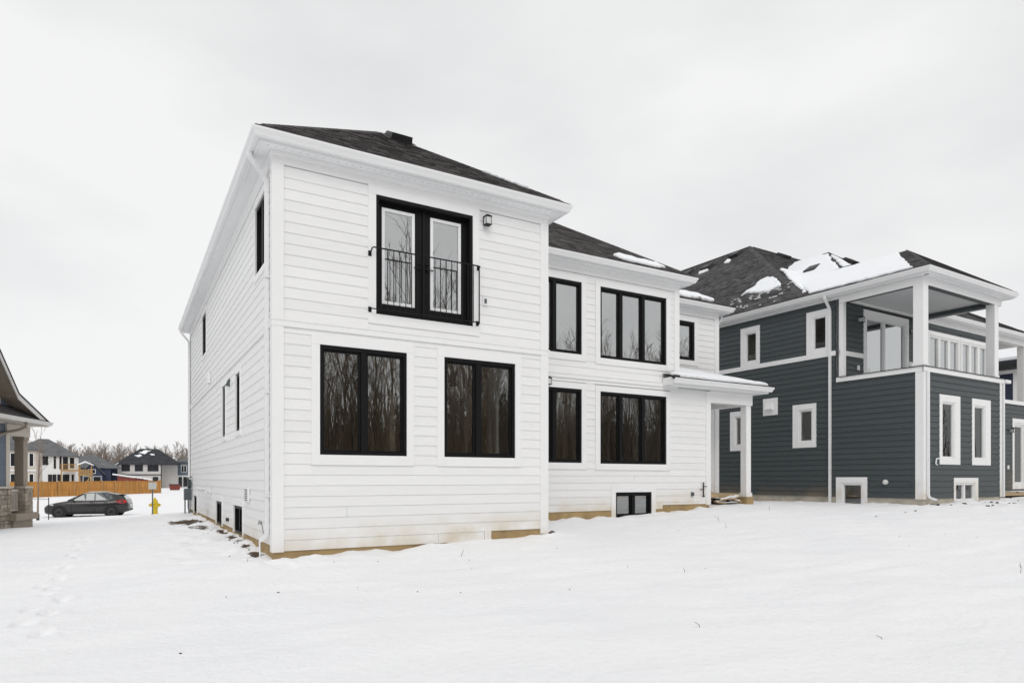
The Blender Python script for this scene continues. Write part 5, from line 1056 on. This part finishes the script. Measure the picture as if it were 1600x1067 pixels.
        b = MB(); b.extrude([(1.52, s * 0.885, 0.93), (1.80, s * 0.868, 0.80), (2.10, s * 0.78, 0.84), (2.07, s * 0.77, 1.00), (1.80, s * 0.85, 1.02)], (0, -s * 0.05, 0)); b.v = [(x, y + s * 0.012, z) for x, y, z in b.v]; b.build('tail_lamp', tail, car, fix=True)
        b = MB(); b.extrude([(-2.12, s * 0.70, 0.60), (-1.62, s * 0.875, 0.72), (-1.66, s * 0.86, 0.80), (-2.06, s * 0.72, 0.70)], (0, -s * 0.06, 0)); b.v = [(x, y + s * 0.012, z) for x, y, z in b.v]; b.build('headlight', lamp, car, fix=True)
    b = MB(); b.extrude([(-0.96, -0.74, 0.985), (-0.96, 0.74, 0.985), (-0.16, 0.60, 1.385), (-0.16, -0.60, 1.385)], (-0.012, 0, 0.02)); b.build('windscreen', cg, car, fix=True)
    b = MB(); b.extrude([(1.89, -0.57, 1.235), (1.89, 0.57, 1.235), (2.045, 0.70, 1.04), (2.045, -0.70, 1.04)], (0.016, 0, 0.012)); b.build('rear_window', cg, car, fix=True)
    b = MB(); b.box(1.62, 1.95, -0.56, 0.56, 1.30, 1.33); b.build('spoiler', paint, car); b = MB(); b.tube([(1.25, 0, 1.39), (1.36, 0, 1.47)], 0.008, 5); b.build('aerial', dark, car)
    b = MB(); b.box(0.0, 1.0, -0.48, 0.48, 1.47, 1.488); b.build('roof_snow', M['snow_roof'], car)  # thin white slab that makes the top of the car pale
    b = MB(); b.box(2.10, 2.185, -0.6, 0.6, 0.36, 0.46); b.build('bumper_insert', dark, car); b = MB(); b.box(2.172, 2.188, -0.26, 0.26, 0.62, 0.74); b.build('number_plate', M['far_white'], car)
build_car()

# ================================================================== STREET FURNITURE
hy = empty('fire_hydrant', (-0.55, 31.94, gz(-0.55, 31.94) - 0.03), R(20), 'yellow fire hydrant standing in snow behind a sign post', 'hydrant')
yel = mat('hydrant_yellow', (0.62, 0.46, 0.02), 0.45, 0.08, 6)
MB().lathe([(0.20, 0), (0.20, 0.06), (0.15, 0.08), (0.145, 0.58), (0.19, 0.60), (0.19, 0.66), (0.16, 0.68), (0.15, 0.78), (0.10, 0.88), (0.05, 0.91), (0.05, 0.97), (0.03, 0.98)], (0, 0, 0), 18).build('barrel', yel, hy, smooth=False)
for s in (-1, 1): MB().lathe([(0.07, s * 0.12), (0.07, s * 0.22), (0.085, s * 0.22), (0.085, s * 0.28), (0.04, s * 0.28), (0.04, s * 0.32)], (0, 0, 0.55), 12, 'x').build('nozzle', yel, hy, fix=True)
MB().lathe([(0.09, -0.12), (0.09, -0.20), (0.11, -0.20), (0.11, -0.27), (0.04, -0.27), (0.04, -0.31)], (0, 0, 0.50), 12, 'y').build('pumper_cap', yel, hy, fix=True)
sg = empty('sign_post', (-0.70, 30.86, gz(-0.7, 30.86) - 0.05), R(-12), 'small plain sign on thin steel post in front of the hydrant', 'sign')
MB().box(-0.03, 0.03, -0.025, 0.025, -0.3, 1.9).build('post', M['grey_metal'], sg); MB().box(-0.2, 0.2, -0.04, -0.028, 1.45, 1.83).build('sign_plate', mat('sign_back', (0.45, 0.45, 0.43), 0.5, 0.1, 5), sg)
for k, (x, y, h) in enumerate(((3.0, 46, 1.1), (3.5, 47, 1.3), (3.9, 45.5, 0.9))):
    o = MB().box(-0.025, 0.025, -0.025, 0.025, -0.2, h); o.tube([(0, -0.03, h * 0.8), (0.05, -0.04, h * 0.95)], 0.012, 5); o = o.build('survey_stake', M['cedar2']); o.location = (x, y, gz(x, y)); tag(o, ('thin wooden survey stake beyond the hydrant, leftmost of three', 'thin wooden survey stake beyond the hydrant, tallest and middle of three', 'short wooden survey stake beyond the hydrant, rightmost of three by the white wall')[k], 'stake', 'survey stakes beyond the white house')

# ================================================================== BARE TREES
def tree_data(seed, h, n1=13, n2=6, n3=4, spread=0.75, trunk=0.016, upward=0.55, min_r=0.008, base=0.28, wob=0.06):
    r = random.Random(seed); mb = MB()
    def path(p, d, L, k, wob):
        pts = [Vector(p)]; d = Vector(d)
        for i in range(k):
            d = (d + Vector((r.gauss(0, wob), r.gauss(0, wob), r.gauss(0, wob * 0.6) + 0.05))).normalized(); pts.append(pts[-1] + d * (L / k))
        return pts, d
    def at(pts, t):
        x = t * (len(pts) - 1); i = min(int(x), len(pts) - 2); return pts[i].lerp(pts[i + 1], x - i)
    def kid_dir(d, ang):
        o = d.orthogonal().normalized(); o.rotate(Matrix.Rotation(r.uniform(0, 2 * math.pi), 3, d)); v = d * math.cos(ang) + o * math.sin(ang); v.z += upward * 0.35; return v.normalized()
    R0 = h * trunk; tp, td = path((0, 0, 0), (0, 0, 1), h * 0.92, 6, wob); mb.tube(tp, [R0 * (1 - 0.88 * i / 6) for i in range(7)], 6, False)
    for a in range(n1):
        t = base + (1 - base) * (a + r.random()) / n1; p = at(tp, t); L = h * (0.50 - 0.30 * t) * r.uniform(0.75, 1.25); rad = R0 * (1 - 0.85 * t) * 0.55
        bp_, bd = path(p, kid_dir(Vector((0, 0, 1)), r.uniform(0.5, 1.0) * spread), L, 4, 0.13); mb.tube(bp_, [max(rad * (1 - 0.8 * i / 4), min_r) for i in range(5)], 4, False)
        for c in range(n2):
            t2 = 0.25 + 0.75 * (c + r.random()) / n2; p2_ = at(bp_, t2); L2 = L * r.uniform(0.3, 0.55) * (1.15 - 0.5 * t2); d2 = (bp_[-1] - bp_[0]).normalized()
            cp_, cd = path(p2_, kid_dir(d2, r.uniform(0.4, 0.9)), L2, 2, 0.15); mb.tube(cp_, [max(rad * 0.4 * (1 - 0.7 * i / 2), min_r * 0.8) for i in range(3)], 3, False)
            for e in range(n3):
                p3 = at(cp_, 0.2 + 0.8 * (e + r.random()) / n3); q, _ = path(p3, kid_dir((cp_[-1] - cp_[0]).normalized(), r.uniform(0.4, 0.9)), L2 * r.uniform(0.35, 0.6), 1, 0.2); mb.tube(q, [min_r * 0.75, min_r * 0.4], 3, False)
    return mb
far_meshes = []
for k in range(5):
    m_ = tree_data(100 + k, 10.5 + k * 0.7, 15, 7, 4, 0.7, 0.016, 0.8, 0.035, 0.22).mesh('bare_tree'); m_.materials.append(M['bark_far']); far_meshes.append(m_)
rt = random.Random(9)
for k in range(92):
    x = -24 + k * 0.465 + rt.uniform(-0.5, 0.5); y = rt.uniform(186, 214); o = link('bare_tree', far_meshes[k % 5]); s = rt.uniform(0.62, 0.92)
    o.location = (x, y, -0.6); o.rotation_euler.z = rt.uniform(0, 6.28); o.scale = (s, s, s); tag(o, 'leafless tree in the wood on the skyline behind the distant houses', 'tree', 'leafless trees on the skyline')
# young staked street tree
yt = empty('young_tree', (-5.89, 30.43, gz(-5.89, 30.43)), 0, 'young bare street tree with dark trunk guard beside the left porch', 'tree')
b = tree_data(77, 4.7, 9, 4, 2, 0.55, 0.011, 1.4, 0.007, 0.38, 0.012); b.build('trunk_and_branches', mat('young_bark', (0.23, 0.17, 0.14), 0.9, 0.2, 8), yt)
MB().lathe([(0.07, -0.1), (0.075, 0.32), (0.06, 0.33)], (0, 0, 0), 10).build('trunk_guard', M['vent'], yt)
sk = empty('tree_stake', (-5.41, 30.15, gz(-5.41, 30.15)), 0, 'thin steel tree stake with tie wire, right of young tree', 'stake')
MB().box(-0.02, 0.02, -0.02, 0.02, -0.3, 1.15).build('stake', M['vent'], sk); MB().tube([(0, 0, 1.06), (-0.48, 0.28, 1.08), (-1.2, 0.5, 1.06)], 0.012, 5).build('tie', M['vent'], sk)
# the wood behind the viewer, mirrored in the windows
V, Fc = [], []; n0 = 0; src = []
for k in range(6):
    m_ = tree_data(300 + k, 15 + k * 0.8, 15, 6, 3, 0.62, 0.009, 1.0, 0.02, 0.2); src.append((np.array(m_.v), m_.f))
rt = random.Random(21); VV = []; FFc = []
for k in range(190):
    v, f_ = src[k % 6]; x = rt.uniform(-45, 125); y = rt.uniform(-88, -40); a = rt.uniform(0, 6.28); s = rt.uniform(0.8, 1.2) * (1.12 if 5 < x < 34 else 1.06)
    c, sn2 = math.cos(a) * s, math.sin(a) * s; VV.append(np.stack([v[:, 0] * c - v[:, 1] * sn2 + x, v[:, 0] * sn2 + v[:, 1] * c + y, v[:, 2] * s - 0.3], 1)); FFc.append((n0, f_)); n0 += len(v)
sap = MB()                                             # saplings and undergrowth
for k in range(13000):
    x = rt.uniform(-45, 125); y = rt.uniform(-92, -42); h_ = rt.uniform(3, 12.5); r_ = rt.uniform(0.03, 0.085)
    sap.tube([(x, y, -0.4), (x + rt.gauss(0, 0.25), y, h_ * 0.55), (x + rt.gauss(0, 0.7), y + rt.gauss(0, 0.5), h_)], [r_, r_ * 0.7, r_ * 0.25], 3, False)
for k in range(5000):
    x = rt.uniform(-50, 140); y = rt.uniform(-130, -58); h_ = rt.uniform(9, 15.5); r_ = rt.uniform(0.05, 0.12)
    sap.tube([(x, y, -0.4), (x + rt.gauss(0, 0.3), y, h_ * 0.6), (x + rt.gauss(0, 0.8), y + rt.gauss(0, 0.5), h_)], [r_, r_ * 0.75, r_ * 0.3], 3, False)
VV.append(np.array(sap.v)); FFc.append((n0, sap.f)); n0 += len(sap.v)
co = np.concatenate(VV).astype(np.float32); me = bpy.data.meshes.new('woods'); me.vertices.add(len(co)); me.vertices.foreach_set('co', co.ravel())
idx = np.concatenate([np.array(f_, np.int32) + o_n for o_n, f_ in FFc]); me.loops.add(idx.size); me.loops.foreach_set('vertex_index', idx.ravel()); me.polygons.add(len(idx)); me.polygons.foreach_set('loop_start', np.arange(0, idx.size, 4, dtype=np.int32)); me.polygons.foreach_set('loop_total', np.full(len(idx), 4, np.int32)); me.update()
wo = link('woods', me, M['bark']); tag(wo, 'leafless brown wood mirrored in the window glass', 'woods', kind='stuff')

# ================================================================== SMALL THINGS IN THE SNOW
rs_ = random.Random(15)
stalk_spots = [(2.72, -1.3, 0.12, 'curved dry weed stalk in snow below the twin ground floor window'), (9.9, -0.3, 0.14, 'dry weed stalk in snow, farther of two in front of basement window'), (9.38, -0.95, 0.12, 'dry weed stalk in snow, nearer of two in front of basement window'), (2.84, -6.46, 0.045, 'lone dry stalk lying in the open snow, nearest the viewer'), (9.69, -6.4, 0.16, 'leaning dry stalk in snow at the right edge'), (4.14, -7.53, 0.03, 'tiny twig in the foreground snow at lower right'), (5.11, -3.97, 0.06, 'tiny twig in the open snow at centre'), (12.4, 0.3, 0.13, 'short dry weed stalk in snow below the porch post'), (-0.45, -0.25, 0.06, 'small dead leaf in the snow left of the house corner')]
for k, (x, y, L_, lb) in enumerate(stalk_spots):
    b = MB(); lean = rs_.uniform(-0.8, 0.8) or 0.5; b.tube([(0, 0, -0.03), (0.3 * L_ * lean, 0.05 * L_, L_ * 0.5), (0.9 * L_ * lean, 0.05, L_)], [0.004, 0.0035, 0.002], 5)
    if L_ > 0.12: b.tube([(0.3 * L_ * lean, 0.05 * L_, L_ * 0.5), (0.0, 0.02, L_ * 0.85)], [0.004, 0.002], 4)
    o = b.build('dry_stalk', M['dry']); o.location = (x, y, gz(x, y)); tag(o, lb, 'dry stalk', 'dry stalks in the snow')
cl = MB()
def clod(x, y, s):
    z = gz(x, y); n = len(cl.v); pts = [(math.cos(a) * s * rs_.uniform(0.6, 1.4), math.sin(a) * s * rs_.uniform(0.5, 1.0)) for a in (0, 1.0, 2.1, 3.1, 4.2, 5.2)]
    cl.v += [(x + p, y + q, z - 0.02) for p, q in pts] + [(x + p * 0.6, y + q * 0.6, z + s * rs_.uniform(0.3, 0.7)) for p, q in pts]
    cl.f += [(n + i, n + (i + 1) % 6, n + 6 + (i + 1) % 6, n + 6 + i) for i in range(6)] + [tuple(n + 6 + i for i in range(6))]
for k in range(120):
    u = rs_.random()
    if u < 0.42: x, y, s = rs_.gauss(21.5, 2.6), -0.55 - abs(rs_.gauss(0, 0.9)), rs_.uniform(0.02, 0.07)
    elif u < 0.62: x, y, s = rs_.gauss(27, 1.8), rs_.gauss(0.6, 0.8), rs_.uniform(0.03, 0.10)
    elif u < 0.86: x, y, s = -0.12 - abs(rs_.gauss(0, 0.18)), rs_.uniform(0.3, 11), rs_.uniform(0.012, 0.03)
    else: x, y, s = rs_.uniform(-3, 14), rs_.uniform(-5, -0.4), rs_.uniform(0.008, 0.018)
    clod(x, y, s)
o = cl.build('soil_clods', M['soil']); tag(o, 'dark clods of soil scattered through the snow', 'soil', kind='stuff')
# scrap under the porch
pl = empty('scrap_pile', (13.05, 2.35, gz(13.05, 2.35)), 0, 'pile of dark scrap boards capped with snow under the porch', 'scrap pile')
for k in range(7):
    x, y, zz, l = rs_.uniform(-0.55, 0.35), rs_.uniform(-0.25, 0.35), 0.03 + k * 0.025, rs_.uniform(0.3, 0.6); b = MB(); b.box(-l / 2, l / 2, -0.06, 0.06, 0, 0.035); o = b.build('scrap_board', M['soil'] if k % 2 else M['plywood'], pl); o.location = (x, y, zz); o.rotation_euler = (rs_.uniform(-0.1, 0.1), rs_.uniform(-0.15, 0.15), rs_.uniform(-0.7, 0.7))
    b = MB(); b.box(-l * 0.4, l * 0.4, -0.05, 0.05, 0.036, 0.066); o2 = b.build('snow_cap', M['snow_roof'], pl); o2.location = o.location; o2.rotation_euler = o.rotation_euler
rdp = MB(); rdp.lathe([(0.16, 0), (0.20, 0.30), (0.21, 0.32), (0.19, 0.32), (0.16, 0.06)], (0, 0, 0), 16); o = rdp.build('bucket', M['red']); o.location = (32.0, 1.9, gz(32.0, 1.9) + 0.1); o.rotation_euler = (0.4, 0.9, 0); tag(o, 'tipped red bucket in snow by the back door at right edge', 'bucket')
